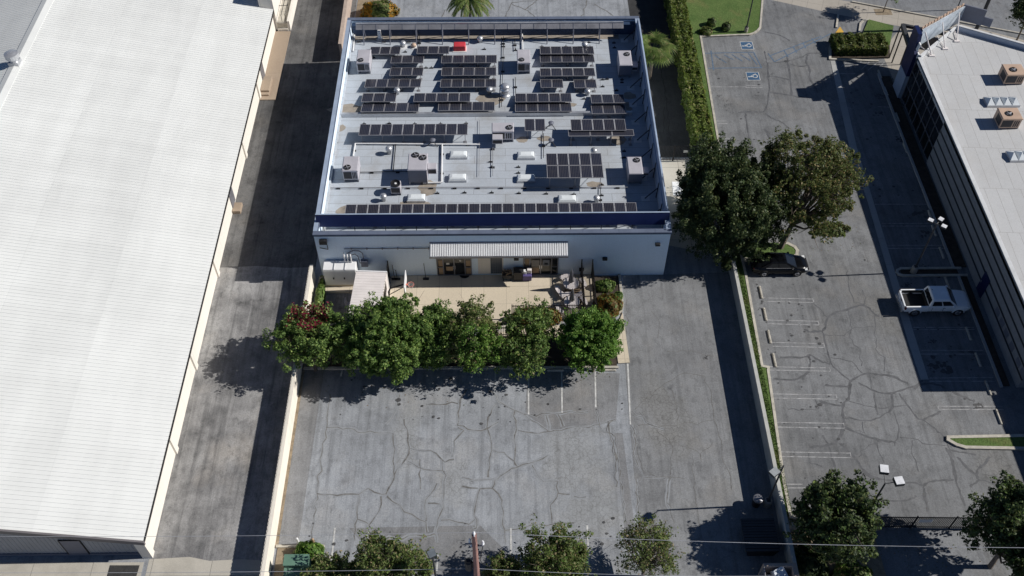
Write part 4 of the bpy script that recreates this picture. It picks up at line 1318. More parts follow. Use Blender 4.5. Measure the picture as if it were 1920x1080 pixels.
ballvent(918, 175, 'silver ball vent just left of the tall silver flue', flash=False)
ballvent(1101, 178, 'silver ball vent in front of the short two panel array', flash=False)
ballvent(730, 288, 'slim silver vent in front of the ten panel array', .3, .42, flash=False)
ballvent(720, 376, 'silver vent next to the small condenser', .28, .38, flash=False)
ballvent(1113, 291, 'silver vent behind the high standing solar array', .3, .4, flash=False)
ballvent(1118, 379, 'silver vent at the front right, beside a skylight', .28, .36, flash=False)
x, y = G(947, 178, ZR)
o = thing('exhaust_flue', 'tall silver flue with stacked collars in the middle of the upper roof', 'flue', (x, y, ZR))
b = MB(); b.lathe((x, y, ZR), [(.5, 0), (.46, .1), (.34, .14), (.33, .6), (.44, .64), (.44, .72), (.3, .78), (.3, .95), (.42, 1.0), (.4, 1.1), (.12, 1.2)], 18)
build('flue_stack', b, 'galv', o, smooth=True)
x, y = G(862, 93, ZR)
o = thing('tarped_roof_unit', 'bright red covered box on the upper roof', 'roof unit', (x, y, ZR))
b = MB(); b.bbox(x - .58, y - .3, ZR, x + .58, y + .45, ZR + .62, .06); build('red_cover', b, 'red', o)
b = MB(); b.box(x - .68, y - .42, ZR, x + .68, y + .55, ZR + .05); build('base_curb', b, 'pinkw', o)
x, y = G(712, 74, ZR)
o = thing('roof_hatch_box', 'slim white upright box at the back left of the roof', 'roof unit', (x, y, ZR))
b = MB(); b.bbox(x - .16, y, ZR + .1, x + .16, y + .3, ZR + .95); build('box_body', b, 'whitem', o)
b = MB(); b.box(x - .3, y - .2, ZR, x + .3, y + .35, ZR + .1); build('box_base', b, 'galv', o)
for i, px in enumerate((1028, 1039.5, 1051)):
    x, y = G(px, 64, ZR)
    o = thing('electrical_disconnect', ['left', 'middle', 'right'][i] + ' one of three silver switch boxes on the rear screen', 'switch box', (x, y, ZR), 'silver switch boxes on the rear screen')
    b = MB(); b.bbox(x - .22, y, ZR + .35, x + .22, y + .22, ZR + 1.35); bx_ = build('box_body', b, 'galv', o)
    b = MB(); b.bbox(x - .17, y - .02, ZR + .9, x + .17, y - .002, ZR + 1.25, .008); build('box_cover', b, 'whitem', bx_)
    b = MB(); b.cyl((x - .1, y + .1, ZR), (x - .1, y + .1, ZR + .35), .03); b.cyl((x + .1, y + .1, ZR), (x + .1, y + .1, ZR + .35), .03); build('conduit_leg', b, 'grmetal', o)
for i, (px, py) in enumerate([(812, 272), (1033, 240), (1033, 272)]):
    x, y = G(px, py, ZR)
    o = thing('roof_tripod', ['dark tripod with a round head in front of the ten panel array', 'dark tripod right of the small two panel array', 'dark tripod behind the high standing array, nearest the skylights'][i], 'tripod', (x, y, ZR), 'dark tripods on the roof')
    b = MB()
    for k in range(3):
        a = R(200 + k * 120)
        b.cyl((x, y, ZR + .55), (x + .55 * math.cos(a), y + .4 * math.sin(a), ZR), .035, n=6)
    build('legs', b, 'dkmetal', o)
    b = MB(); b.lathe((x, y, ZR + .5), [(.05, 0), (.24, .05), (.26, .14), (.1, .22)], 12); build('head', b, 'hvacs', o)
# conduits and pipes along the roof
def pipe(name, label, pts, r_, m_, h=.14, blocks=True, group='pipes and conduits along the roof'):
    P_ = [(*G(p[0], p[1], ZR + h), ZR + h) for p in pts]
    o = thing(name, label, 'pipe', (P_[0][0], P_[0][1], ZR), group)
    q = MB(); q.tube(P_, r_, 7)
    build('pipe_run', q, m_, o)
    if blocks:
        for a, c in zip(P_[:-1], P_[1:]):
            L = math.hypot(c[0] - a[0], c[1] - a[1])
            k = max(1, int(L / 1.9))
            for i in range(k):
                t = (i + .5) / k
                x_, y_ = a[0] + (c[0] - a[0]) * t, a[1] + (c[1] - a[1]) * t
                q = MB(); q.box(x_ - .16, y_ - .08, ZR, x_ + .16, y_ + .08, ZR + h - r_ - .002); build('support_block', q, 'dkmetal', o)
    return o
pipe('roof_pipe', 'white pipe bending down from the divider to the front left air conditioner', [(662, 293), (666, 269), (900, 271)], .075, 'pvc')
pipe('roof_pipe', 'white pipe beside the skylights to the large twin fan air conditioner', [(829, 270), (828, 342), (793, 343)], .075, 'pvc')
pipe('roof_pipe', 'white pipe from the rear screen down to the back left air conditioner', [(666, 52), (662, 96)], .07, 'pvc')
pipe('roof_pipe', 'white pipe from the rear screen down to the back middle air conditioner', [(979, 55), (980, 93)], .06, 'pvc')
pipe('roof_conduit', 'thin grey conduit running the width of the front roof', [(612, 352), (1180, 351)], .03, 'grmetal')
pipe('roof_conduit', 'thin grey conduit along the left edge behind the front screen', [(607, 404), (626, 277)], .03, 'pvc', blocks=False)
pipe('roof_conduit', 'grey conduit between the red box and the back row of arrays', [(787, 60), (785, 100)], .03, 'dkmetal')
pipe('roof_conduit', 'grey conduit along the back left edge of the roof', [(649, 77), (790, 77)], .025, 'grmetal')
pipe('roof_conduit', 'dark conduit left of the back middle air conditioner', [(944, 68), (943, 120), (940, 200)], .03, 'dkmetal')
pipe('roof_conduit', 'dark conduit behind the back middle air conditioner', [(965, 72), (966, 95)], .03, 'dkmetal')
pipe('roof_conduit', 'dark conduit in front of the back middle air conditioner', [(966, 145), (967, 180)], .03, 'dkmetal')
pipe('roof_conduit', 'dark conduit from the largest air conditioner up to the divider pipe', [(737, 322), (742, 270)], .045, 'dkmetal', blocks=False)
pipe('roof_conduit', 'dark conduit across in front of the front left air conditioner', [(672, 323), (770, 321)], .035, 'dkmetal')
pipe('roof_conduit', 'grey conduit right of the front right skylight', [(1126, 352), (1125, 396)], .03, 'dkmetal')
pipe('roof_conduit', 'grey conduit between the middle skylights and the small two panel array', [(1019, 250), (1019, 296)], .03, 'dkmetal')
pipe('roof_conduit', 'grey conduit from the front middle air conditioner down to the skylights', [(924, 262), (924, 330)], .025, 'grmetal')
pipe('roof_conduit', 'grey conduit in front of the front row of skylights, nearest the long panel row', [(645, 388), (1185, 391)], .02, 'grmetal', blocks=False)
pipe('roof_conduit', 'dark conduit running down between the two columns of skylights', [(899, 225), (898, 330)], .02, 'grmetal', blocks=False)
# anchor feet, one small thing each
for k, (px, py) in enumerate([(630, 268), (683, 233), (730, 232), (778, 233), (826, 233), (874, 232), (662, 390), (714, 390), (767, 389), (819, 388), (871, 388), (922, 388), (972, 389), (1024, 390), (1076, 392),
               (820, 363), (871, 362), (922, 362), (973, 363), (1024, 364), (1076, 365), (922, 314), (972, 314), (972, 325), (920, 304), (1170, 284), (1170, 296), (1128, 347), (1128, 367), (1130, 392), (1180, 395), (1104, 80), (1106, 89), (1151, 81), (1152, 90), (1016, 88), (1061, 88),
               (1156, 170), (1130, 150), (1138, 149), (1166, 150), (1166, 155), (700, 108), (760, 98), (752, 107), (799, 128), (809, 128), (735, 130), (908, 93), (1130, 163), (1095, 186), (944, 75), (944, 88), (967, 95), (648, 110), (640, 155), (639, 158)]):
    x, y = G(px, py, ZR)
    b = MB(); b.box(x - .17, y - .07, ZR, x + .17, y + .07, ZR + .06); b.cyl((x, y, ZR + .06), (x, y, ZR + .26), .05, .03, 6)
    tag(build('roof_anchor', b, 'dkmetal'), 'small dark anchor foot scattered over the grey roof', 'roof anchor', 'dark anchor feet on the main roof')

# ================================================================== FRONT YARD THINGS
x0 = GY(603, 500, 51.9)[0]; x1 = GY(665, 500, 51.9)[0]
o = thing('electrical_cabinet', 'white three door electrical cabinet against the left end of the front wall', 'cabinet', ((x0 + x1) / 2, 52.3, .32))
b = MB(); b.bbox(x0, 51.95, .33, x1, 52.98, 2.25, .03); cab = build('cabinet_body', b, 'whitem', o)
w3 = (x1 - x0) / 3
for i in range(3):
    b = MB(); b.box(x0 + i * w3 + .03, 51.925, .4, x0 + (i + 1) * w3 - .03, 51.948, 2.12); d_ = build('cabinet_door', b, 'whitem', cab)
    b = MB(); b.box(x0 + (i + .85) * w3 - .05, 51.89, 1.1, x0 + (i + .85) * w3 + .05, 51.924, 1.3); build('door_latch', b, 'dkmetal', d_)
b = MB()
for i in range(2):
    b.box(x0 + (i + 1) * w3 - .03, 51.96, 2.252, x0 + (i + 1) * w3 + .03, 52.95, 2.3)
build('roof_rib', b, 'galv', cab)
b = MB()
for i in range(3):
    xx = x1 - .9 + i * .26
    b.tube([(xx, 52.75, 2.25), (xx, 52.75, 3.0), (xx - .05, 53.02, 3.15)], .055, 8)
build('riser_pipe', b, 'pvc', o)

c0 = Vector(G(668, 507, 2.6)); c1 = Vector(G(726, 508, 2.6)); c2 = Vector(G(650, 580, 2.6))
Wc = 2.44; Lc = 6.06
ang = math.atan2((c1 - c0).y, (c1 - c0).x) - R(1.2)
o = thing('shipping_container', 'pinkish white corrugated storage container in the service yard', 'container', (c0.x, c0.y, 0), rz=ang)
b = MB()
n = 22
prof = []
for i in range(n):
    y = -Lc * i / n
    s_ = Lc / n
    prof += [(y, .0), (y - s_ * .4, .0), (y - s_ * .5, .018), (y - s_ * .9, .018)]
prof.append((-Lc, 0))
b.loft([[(.0, y, 2.56 + h) for y, h in prof], [(Wc, y, 2.56 + h) for y, h in prof]], close=False)
b.loft([[(.0 - h, y, 2.56) for y, h in prof], [(.0 - h, y, .15) for y, h in prof]], close=False)
b.loft([[(Wc + h, y, .15) for y, h in prof], [(Wc + h, y, 2.56) for y, h in prof]], close=False)
build('corrugated_shell', b, 'pinkw', o, local=True)
b = MB()
for xx in (-.03, Wc - .05):
    for yy in (-Lc, -.08):
        b.box(xx, yy, 0, xx + .1, yy + .1, 2.62)
for yy in (-Lc - .012, -.09):
    b.box(-.02, yy, 2.5, Wc + .04, yy + .11, 2.615)
    b.box(-.02, yy, .0, Wc + .04, yy + .11, .15)
build('corner_frame', b, 'whitem', o, local=True)
b = MB()
for k in range(2):
    b.box(.05 + k * 1.19, -Lc - .03, .16, 1.2 + k * 1.19, -Lc - .013, 2.49)
build('end_door', b, 'pinkw', o, local=True)

# iron fences
def iron_fence(label, a, c, h, sp=.13, zb=.1, name='iron_fence', group='black iron picket fences of the patio', spear=True, cat='fence'):
    A, C = Vector(a), Vector(c)
    L = (C - A).length
    o = thing(name, label, cat, ((A.x + C.x) / 2, (A.y + C.y) / 2, zb), group)
    q = MB()
    n_ = int(L / sp)
    for i in range(n_ + 1):
        p = A.lerp(C, i / n_)
        q.box(p.x - .02, p.y - .02, zb + .05, p.x + .02, p.y + .02, zb + h + (.06 if spear else 0))
    build('picket', q, 'dkmetal', o)
    for z in (zb + .18, zb + h - .12):
        q = MB(); q.wall(A, C, z, z + .05, .05); build('rail', q, 'dkmetal', o)
    k = max(1, int(round(L / 2.4)))
    for i in range(k + 1):
        p = A.lerp(C, i / k)
        q = MB(); q.box(p.x - .04, p.y - .04, zb - .1, p.x + .04, p.y + .04, zb + h + .08); build('post', q, 'dkmetal', o)
    return o
iron_fence('black iron fence between the container and the basketball patio', (-9.75, 53.0), (-9.75, 46.9), 1.9, .12)
iron_fence('black iron fence at the right end of the patio, next to the round tables', (6.25, 53.0), (6.25, 48.4), 1.9, .1)
iron_fence('black iron fence beside the shrub planter, right of the other one', (7.15, 53.0), (7.15, 48.4), 1.9, .1)
iron_fence('black iron fence across the front of the patio behind the small trees', (0.45, 48.4), (7.1, 48.4), 1.8)
iron_fence('short black iron fence low beside the patio steps', (-.9, 46.7), (1.6, 46.7), 1.2)
o = thing('patio_steps', 'concrete steps with black handrails leading down from the patio', 'steps', (-.6, 47.9, 0))
b = MB()
for i in range(3):
    b.box(-1.7, 47.75 - .3 * (i + 1), 0, .5, 47.75 - .3 * i - .003, .15 - .045 * i)
build('tread', b, 'kerb', o)
for xx in (-1.65, .45):
    b = MB(); b.tube([(xx, 47.9, .1), (xx, 47.9, 1.05), (xx, 46.7, .95), (xx, 46.7, .05)], .025, 6); build('handrail', b, 'dkmetal', o)

# basketball hoop
bx, by = G(760, 531, 3.0)
o = thing('basketball_hoop', 'basketball hoop with white backboard on a bent black pole, edge of the patio', 'basketball hoop', (-9.35, by - .55, .16))
b = MB(); b.tube([(-9.35, by - .55, .16), (-9.35, by - .55, 2.6), (-9.2, by - .4, 2.85), (bx - .08, by - .02, 2.9)], .06, 8)
b.tube([(-9.3, by - .5, 2.2), (bx - .08, by, 2.6)], .035, 6)
build('pole', b, 'dkmetal', o)
b = MB(); b.box(bx - .03, by - .9, 2.5, bx + .03, by + .9, 3.55); build('backboard', b, 'whitem', o)
b = MB()
cx_, cy_ = bx + .42, by
pts = [(cx_ + .25 * math.cos(2 * math.pi * i / 18), cy_ + .25 * math.sin(2 * math.pi * i / 18), 2.85) for i in range(19)]
b.tube(pts, .022, 5); b.box(bx + .031, by - .06, 2.8, bx + .18, by + .06, 2.87)
rim = build('rim', b, 'orange', o)
b = MB()
for i in range(12):
    a, c = 2 * math.pi * i / 12, 2 * math.pi * (i + 1) / 12
    for aa, cc in ((a, c), (c, a)):
        b.cyl((cx_ + .24 * math.cos(aa), cy_ + .24 * math.sin(aa), 2.84), (cx_ + .14 * math.cos(cc), cy_ + .14 * math.sin(cc), 2.45), .008, n=4)
build('net', b, 'pinkw', rim)

# door mat, grills, chairs
b = MB(); b.lathe((*G(871, 514, .17), .163), [(.45, 0), (.45, .02)], 20); tag(build('door_mat', b, 'dkmetal'), 'half round black door mat in front of the left glass entrance', 'door mat')
x, y = G(963, 523, .16)
o = thing('patio_grill', 'dark barbecue grill heaped with brown wood beside the right entrance', 'grill', (x - .6, y, .16))
b = MB(); b.bbox(x - .95, y - .3, .6, x - .15, y + .3, .95); build('grill_body', b, 'dkmetal', o)
for k in range(4):
    b = MB(); b.cyl((x - .85 + .6 * (k % 2), y - .2 + .4 * (k // 2), .16), (x - .85 + .6 * (k % 2), y - .2 + .4 * (k // 2), .6), .03); build('leg', b, 'dkmetal', o)
b = MB()
for k in range(26):
    b.obox((x - .55 + rng.uniform(-.38, .38), y + rng.uniform(-.25, .25), 1.0 + rng.uniform(0, .15)), (rng.uniform(.1, .35), .05, .05), rng.uniform(0, 3), 0, rng.uniform(-.5, .5))
build('wood_pile', b, 'wood', o)
o = thing('tool_cart', 'black cart with a purple bin and two white boxes by the right entrance', 'cart', (x + .5, y, .16))
b = MB(); b.bbox(x - .02, y - .25, .3, x + .75, y + .4, 1.25); build('cart_body', b, 'dkmetal', o)
b = MB(); b.bbox(x + .76, y - .3, .3, x + 1.5, y + .3, .85); build('purple_bin', b, 'purple', o)
b = MB(); b.bbox(x + .8, y - .1, .86, x + 1.05, y + .2, 1.2); build('white_box', b, 'whitem', o)
b = MB(); b.bbox(x + 1.1, y - .05, .86, x + 1.48, y + .28, 1.3); build('white_box', b, 'pinkw', o)
b = MB(); b.box(x, y - .24, .05 + .16, x + 1.5, y + .28, .3); build('cart_deck', b, 'dkmetal', o)
for i, (px, h) in enumerate([(739, 1.3), (744, .7), (798, 1.5)]):
    x_, y_ = GY(px, 508, BY0 - .1)[0], BY0 - .12
    o = thing('patio_broom', ['tall dark broom leaning on the front wall beside the iron fence', 'short dark dustpan standing beside the tall broom', 'dark broom leaning alone between the fence and the left entrance'][i], 'broom', (x_, y_ - .3, .16), 'tools leaning on the front wall')
    b = MB(); b.cyl((x_, y_ - .3, .2), (x_ - .1, y_ + .08, .2 + h), .022); build('handle', b, 'dkmetal', o)
    b = MB(); b.bbox(x_ - .25, y_ - .42, .165, x_ + .25, y_ - .22, .3); build('brush_head', b, 'dkmetal', o)
# round stone tables with curved benches and folded parasols
def picnic(px, py, label, lu, umb_tilt):
    x, y = G(px, py, .9)
    o = thing('picnic_table', label, 'table', (x, y, .16), 'round stone picnic tables on the patio')
    q = MB(); q.lathe((x, y, .16), [(.62, .68), (.65, .7), (.65, .77), (.63, .79)], 24); build('table_top', q, 'table', o)
    q = MB(); q.lathe((x, y, .16), [(.32, 0), (.2, .1), (.18, .6), (.28, .675)], 14); build('pedestal', q, 'table', o)
    for k, a0_ in enumerate((R(20), R(112), R(205), R(300))):
        q = MB()
        outer, inner = 1.32, .95
        pl = [(x + outer * math.cos(a0_ - .42 + .84 * i / 8), y + outer * math.sin(a0_ - .42 + .84 * i / 8)) for i in range(9)] + [(x + inner * math.cos(a0_ + .42 - .84 * i / 8), y + inner * math.sin(a0_ + .42 - .84 * i / 8)) for i in range(9)]
        q.prism(pl, .52, .61)
        for dd in (-.25, .25):
            xx, yy = x + 1.13 * math.cos(a0_ + dd), y + 1.13 * math.sin(a0_ + dd)
            q.cyl((xx, yy, .16), (xx, yy, .519), .1, n=8)
        build('bench', q, 'table', o)
    u = thing('patio_umbrella', lu, 'umbrella', (x, y, .952), 'folded patio umbrellas')
    q = MB(); q.cyl((x, y, .955), (x, y, 2.6), .025); build('mast', q, 'grmetal', u)
    q = MB()
    ribs = 8
    rings = []
    for z, rr in ((1.15, .2), (1.5, .17), (2.0, .13), (2.4, .07), (2.62, .015)):
        rings.append([(x + rr * (1.2 if i % 2 else .75) * math.cos(2 * math.pi * i / 16), y + rr * (1.2 if i % 2 else .75) * math.sin(2 * math.pi * i / 16), z) for i in range(16)])
    q.loft(rings); build('folded_canopy', q, 'umb', u)
picnic(1070.5, 531, 'round pale stone table with curved benches, nearer the building wall', 'folded grey umbrella in the table nearer the building wall', 0)
picnic(1072, 566, 'round pale stone table with curved benches, nearer the front picket fence', 'folded grey umbrella in the table nearer the front picket fence', 0)
o = thing('wooden_pallet', 'pale wooden pallet boards lying against the right patio fence', 'pallet', (5.5, 50.4, .16))
b = MB()
for i in range(8):
    b.obox((5.45, 49.75 + i * .2, .42), (1.3, .13, .03), rng.uniform(-.03, .03))
build('deck_board', b, 'wood', o)
b = MB()
for xx in (4.9, 5.45, 6.0):
    b.box(xx - .05, 49.6, .165, xx + .05, 51.3, .4)
build('stringer', b, 'wood', o)
b = MB(); qx, qy = G(660, 570, .5)
o = thing('plastic_chair', 'pale plastic chair standing beside the container', 'chair', (qx - .2, qy, 0))
b.bbox(qx - .5, qy - .3, .42, qx + .05, qy + .25, .47, .02); build('seat', b, 'hvac', o)
b = MB(); b.obox((qx - .47, qy, .75), (.05, .5, .6), 0, 0, -.15); build('backrest', b, 'hvac', o)
for k in range(4):
    b = MB(); b.cyl((qx - .45 + .44 * (k % 2), qy - .25 + .44 * (k // 2), .005), (qx - .42 + .4 * (k % 2), qy - .22 + .4 * (k // 2), .42), .025); build('leg', b, 'hvac', o)
# ================================================================== WAREHOUSE ON THE LEFT
EX, EZ, RX, RZ = -24.0, 2.55, -44.4, 7.05
WY0, WY1 = 28.3, 110.0
wh = thing('warehouse', 'huge white ribbed metal roof warehouse along the dark alley', 'warehouse', (RX, 60, 0))
sl_ = (RZ - EZ) / (EX - RX)
b = MB()
prof = []
n = int((WY1 - WY0) / .32)
for i in range(n):
    y = WY0 + i * .32
    prof += [(y, 0), (y + .245, 0), (y + .262, .03), (y + .303, .03)]
prof.append((WY1, 0))
b.loft([[(EX, y, EZ + h) for y, h in prof], [(RX, y, RZ + h) for y, h in prof]], close=False)
b.loft([[(RX, y, RZ + h) for y, h in prof], [(RX - 24, y, RZ - 24 * sl_ + h) for y, h in prof]], close=False)
wr = build('roof', b, 'wroof', wh)
b = MB()
b.loft([[(RX + .55, y, RZ - .55 * sl_ + .06), (RX, y, RZ + .09), (RX - .55, y, RZ - .55 * sl_ + .06), (RX - .55, y, RZ - .55 * sl_ + .02), (RX, y, RZ + .05), (RX + .55, y, RZ - .55 * sl_ + .02)] for y in (WY0 - .05, WY1)])
build('ridge_cap', b, 'wroof', wr)
b = MB()
b.loft([[(EX + .06, y, EZ + .04), (EX + .06, y, EZ - .2), (EX - .02, y, EZ - .2), (EX - .02, y, EZ - .04)] for y in (WY0 - .03, 87.3)])
build('eave_gutter', b, 'dkmetal', wr)
b = MB()
for (xa, za, xb, zb_) in ((EX + .08, EZ, RX, RZ), (RX, RZ, RX - 24, RZ - 24 * sl_)):
    b.loft([[(x, WY0 + .02, z + .08), (x, WY0 - .12, z + .08), (x, WY0 - .14, z - .3), (x, WY0 + .0, z - .3)] for x, z in ((xa, za), (xb, zb_))])
build('rake_trim', b, M('brown_grey_trim', (.15, .14, .145), .5, var=.08), wr)
b = MB()
b.box(-24.4, WY0 + .35, 0, -24.2, 87.2, EZ - .21)
ew = build('side_wall', b, 'stuccow', wh)
for py in (1040, 846, 690, 516, 295, 185):
    y = G(300, py)[1]
    b = MB(); b.box(-24.198, y - .25, 0, -24.06, y + .25, EZ - .22); build('pilaster', b, 'stuccow', ew)
yy = G(432, 392)[1]
b = MB(); b.box(-24.19, yy - .2, .3, -24.12, yy + .9, 2.1); build('side_door', b, 'mullion', ew)
yy2 = G(478, 150)[1]
b = MB(); b.box(-24.19, yy2 - .6, .2, -24.12, yy2 + .5, 2.1); build('side_door', b, 'mullion', ew)
b = MB()
for x0_, x1_ in ((-44.4, -24.42), (-68, -44.4)):
    pts = []
    z0_ = EZ if x1_ == -24.42 else RZ - 24 * sl_ + .1
    n = int((x1_ - x0_) / .3)
    top = lambda x: (EZ + (EX - x) * sl_ if x > RX else RZ - (RX - x) * sl_) - .25
    pr_ = []
    for i in range(n):
        x = x0_ + i * .3
        pr_ += [(x, 0), (x + .22, 0), (x + .235, .03), (x + .285, .03)]
    pr_.append((x1_, 0))
    b.loft([[(x, WY0 + .3 - h, .1) for x, h in pr_], [(x, WY0 + .3 - h, top(x)) for x, h in pr_]], close=False)
gw = build('gable_wall', b, M('grey_vertical_siding', (.32, .33, .35), .6, var=.08), wh)
b = MB(); b.box(-68, WY0 + .2, 0, -24.42, WY0 + .32, .28); build('plinth', b, 'hvacs', gw)
gx0, gx1 = GY(133, 1040, WY0 + .3)[0], GY(170, 1040, WY0 + .3)[0]
b = MB(); b.box(gx0, WY0 + .22, .12, gx1, WY0 + .265, 2.25); gd = build('gable_door', b, 'hvacs', gw)
b = MB(); b.box(gx0 - .06, WY0 + .2, .12, gx0, WY0 + .264, 2.31); b.box(gx1, WY0 + .2, .12, gx1 + .06, WY0 + .264, 2.31); b.box(gx0, WY0 + .2, 2.252, gx1, WY0 + .264, 2.31); build('door_frame', b, 'dkmetal', gd)
b = MB(); b.box(-24.75, WY0 - .02, 0, -24.08, WY0 + .34, EZ - .22); build('corner_column', b, 'stuccow', wh)
# vent on the ridge
vx, vy = G(29, 119, RZ)
o = thing('ridge_vent', 'round galvanised ridge vent on the white warehouse roof', 'vent', (vx, vy, RZ - .1))
b = MB(); b.box(vx - .45, vy - .45, RZ - .35, vx + .45, vy + .45, RZ + .35); build('vent_curb', b, 'galv', o)
b = MB(); b.lathe((vx, vy, RZ + .35), [(.4, 0), (.38, .3), (.62, .34), (.62, .75), (.3, .85), (.02, .88)], 18); build('vent_hood', b, 'galv', o)
# taller end block
o = thing('end_block', 'taller white end wall of the warehouse, shading its roof at the far end', 'building', (-24.9, 98, 0))
b = MB(); b.box(-25.4, 87.35, 0, -23.95, 110, 5.2); build('wall', b, 'stuccow', o)
b = MB(); b.box(-25.45, 87.3, 5.2, -23.9, 110, 5.32); build('coping', b, 'grmetal', o)
# loading ramp
o = thing('loading_ramp', 'pale loading ramp with low white walls and steel rails beside the warehouse', 'loading ramp', (-23.3, 90, 0))
b = MB(); b.box(-23.94, 87.3, 0, -22.85, 108, .9); build('ramp_deck', b, 'kerb', o)
b = MB(); b.box(-22.85, 87.2, 0, -22.6, 108, 1.2); b.box(-23.94, 87.1, 0, -22.85, 87.3, .3); build('ramp_wall', b, 'stuccow', o)
b = MB()
b.tube([(-22.95, 87.4, .9), (-22.95, 87.4, 1.9), (-22.95, 100, 1.9)], .03, 6)
b.tube([(-23.4, 87.5, .9), (-23.4, 87.5, 1.7), (-23.4, 100, 1.7)], .03, 6)
b.tube([(-23.9, 89.4, 1.6), (-22.95, 89.4, 1.6)], .03, 6)
for k in range(6):
    b.cyl((-22.95, 87.4 + k * 2, .9), (-22.95, 87.4 + k * 2, 1.9), .03, n=6)
build('guard_rail', b, 'dkmetal', o)
b = MB(); b.prism([(-24.19, 75.9), (-22.6, 75.9), (-22.6, 87.0), (-24.19, 87.0)], 0, .1)
struct('loading_dock_slab', b, 'dock')
x, y = G(489, 178)
o = thing('concrete_step', 'tan concrete step on the dock slab under the warehouse door', 'step', (x, y + .9, .1), 'concrete steps along the warehouse')
b = MB(); b.bbox(-24.18, y + .1, .1, -23.3, y + 2.3, .5); b.bbox(-24.18, y - .3, .1, -23.3, y + .1, .3); build('step_block', b, 'dock', o)
x, y = G(440, 401)
o = thing('concrete_step', 'small tan concrete step alone on the alley asphalt', 'step', (x, y + .4, 0), 'concrete steps along the warehouse')
b = MB(); b.bbox(-24.18, y, .005, -23.45, y + 1.1, .35); build('step_block', b, 'dock', o)

# ================================================================== BUILDING ON THE RIGHT
FX, RT = 39.05, 5.3
ob = thing('corner_building', 'grey roofed building with dark glass front and a navy sign pylon at the street corner', 'building', (48, 62, 0))
rp = [(FX, 41.5), (FX, 75.2), (44.0, 79.9), (72, 64.6), (72, 20), (44.2, 20), (44.2, 41.5)]
b = MB(); b.prism(rp, RT - .6, RT - .32)
rr = build('roof', b, slabs('pale_roof_sheets', (.52, .525, .53), 1.0, 5.0, .012, (.42, .405, .385), .4, .5, (.24, .23, .22), rot=.05), ob)
b = MB()
b.box(FX, 41.5, 0, FX + .3, 66.4, RT - .05)
b.box(44.2, 20, 0, 44.5, 41.2, RT - .05)
b.box(FX + .3, 41.5, 0, 44.5, 41.8, RT - .05)
sw_ = build('striped_wall', b, 'siding', ob)
for z in (.95, 1.9, 2.85, 3.8):
    b = MB(); b.box(FX - .006, 41.5, z, FX + .1, 66.38, z + .22); build('dark_band', b, 'stripe', sw_)
for py in (585, 605, 625, 650, 680, 700):
    x_, y_ = G(1870, py, 1.5)
    b = MB(); b.box(FX - .03, y_ - .35, 1.25, FX - .007, y_ + .35, 1.8); build('louvre', b, 'hvacs', sw_)
y0 = G(1826, 550)[1]
b = MB(); b.box(FX - .05, y0 - .55, .05, FX - .007, y0 + .55, 2.2); d1 = build('blue_door', b, 'navy', sw_)
b = MB(); b.box(FX - .08, y0 + .35, 1.0, FX - .051, y0 + .42, 1.2); build('door_handle', b, 'chrome', d1)
b = MB()
b.box(FX + .1, 66.4, .1, FX + .3, 75.6, RT - .08)
gl = build('glass_front', b, 'glass', ob)
b = MB()
for k in range(8):
    y_ = 66.45 + k * 9.1 / 7
    b.box(FX + .03, y_ - .035, .1, FX + .098, y_ + .035, RT - .08)
for z in (.1, 1.75, 3.4, RT - .16):
    b.box(FX + .035, 66.4, z, FX + .0985, 75.6, z + .07)
build('mullion', b, 'mullion', gl)
b = MB()
b.wall((FX + .1, 41.5), (FX + .1, 75.2), RT - .05, RT, .34)
b.wall((44.0, 79.9), (72, 64.6), RT - .3, RT + .25, .25)
b.wall((FX + .2, 75.35), (43.9, 79.8), RT - .3, RT + .1, .2)
b.wall((44.3, 20), (44.3, 41.4), RT - .05, RT, .3)
build('parapet', b, 'patchw', ob)
b = MB()
b.wall((44.1, 79.72), (72, 64.45), RT - .33, RT + .18, .1)
b.wall((44.2, 80.1), (72, 64.85), 0, RT - .31, .3)
build('street_wall', b, 'capblue', ob)
# pylon and sign
b = MB(); b.box(38.75, 75.62, 0, 39.15, 77.5, 2.7); py_ = build('pylon_base', b, 'capblue', ob)
b = MB()
b.loft([[(38.76, ya, z), (39.14, ya, z), (39.14, yb, z), (38.76, yb, z)] for z, ya, yb in ((2.7, 75.62, 77.5), (5.3, 75.62, 77.6), (5.5, 75.9, 77.7), (7.1, 76.3, 77.7))])
build('sign_face', b, 'navy', ob)
b = MB()
A_, B_ = (39.4, 77.1), (44.6, 80.9)
b.wall(A_, B_, RT - .2, 7.0, .12)
sb = build('sign_back', b, M('brushed_sign_backing', (.50, .56, .62), .4, .2, var=.25, scale=1.5), ob)
b = MB()
dv_ = Vector(B_) - Vector(A_)
for k in range(14):
    p = Vector(A_) + dv_ * (k + .5) / 14
    b.obox((p.x - .1, p.y + .14, 7.06), (.3, .1, .22 + .1 * (k % 3)), math.atan2(dv_.y, dv_.x))
build('letter_top', b, 'hvact', sb)
b = MB()
b.wall((44.5, 81.0), (46.4, 80.0), RT + .1, 7.1, .15)
b.wall((45.6, 80.6), (47.2, 79.7), RT + .1, 6.3, .15)
build('sign_wing', b, 'hvacs', ob)
b = MB()
b.obox((38.98, 75.9, 6.0), (.12, .5, .7), 0, 0, .2)
b.obox((39.1, 75.6, 5.2), (.12, .4, .45), 0, 0, .1)
build('sign_letter', b, 'whitem', ob)
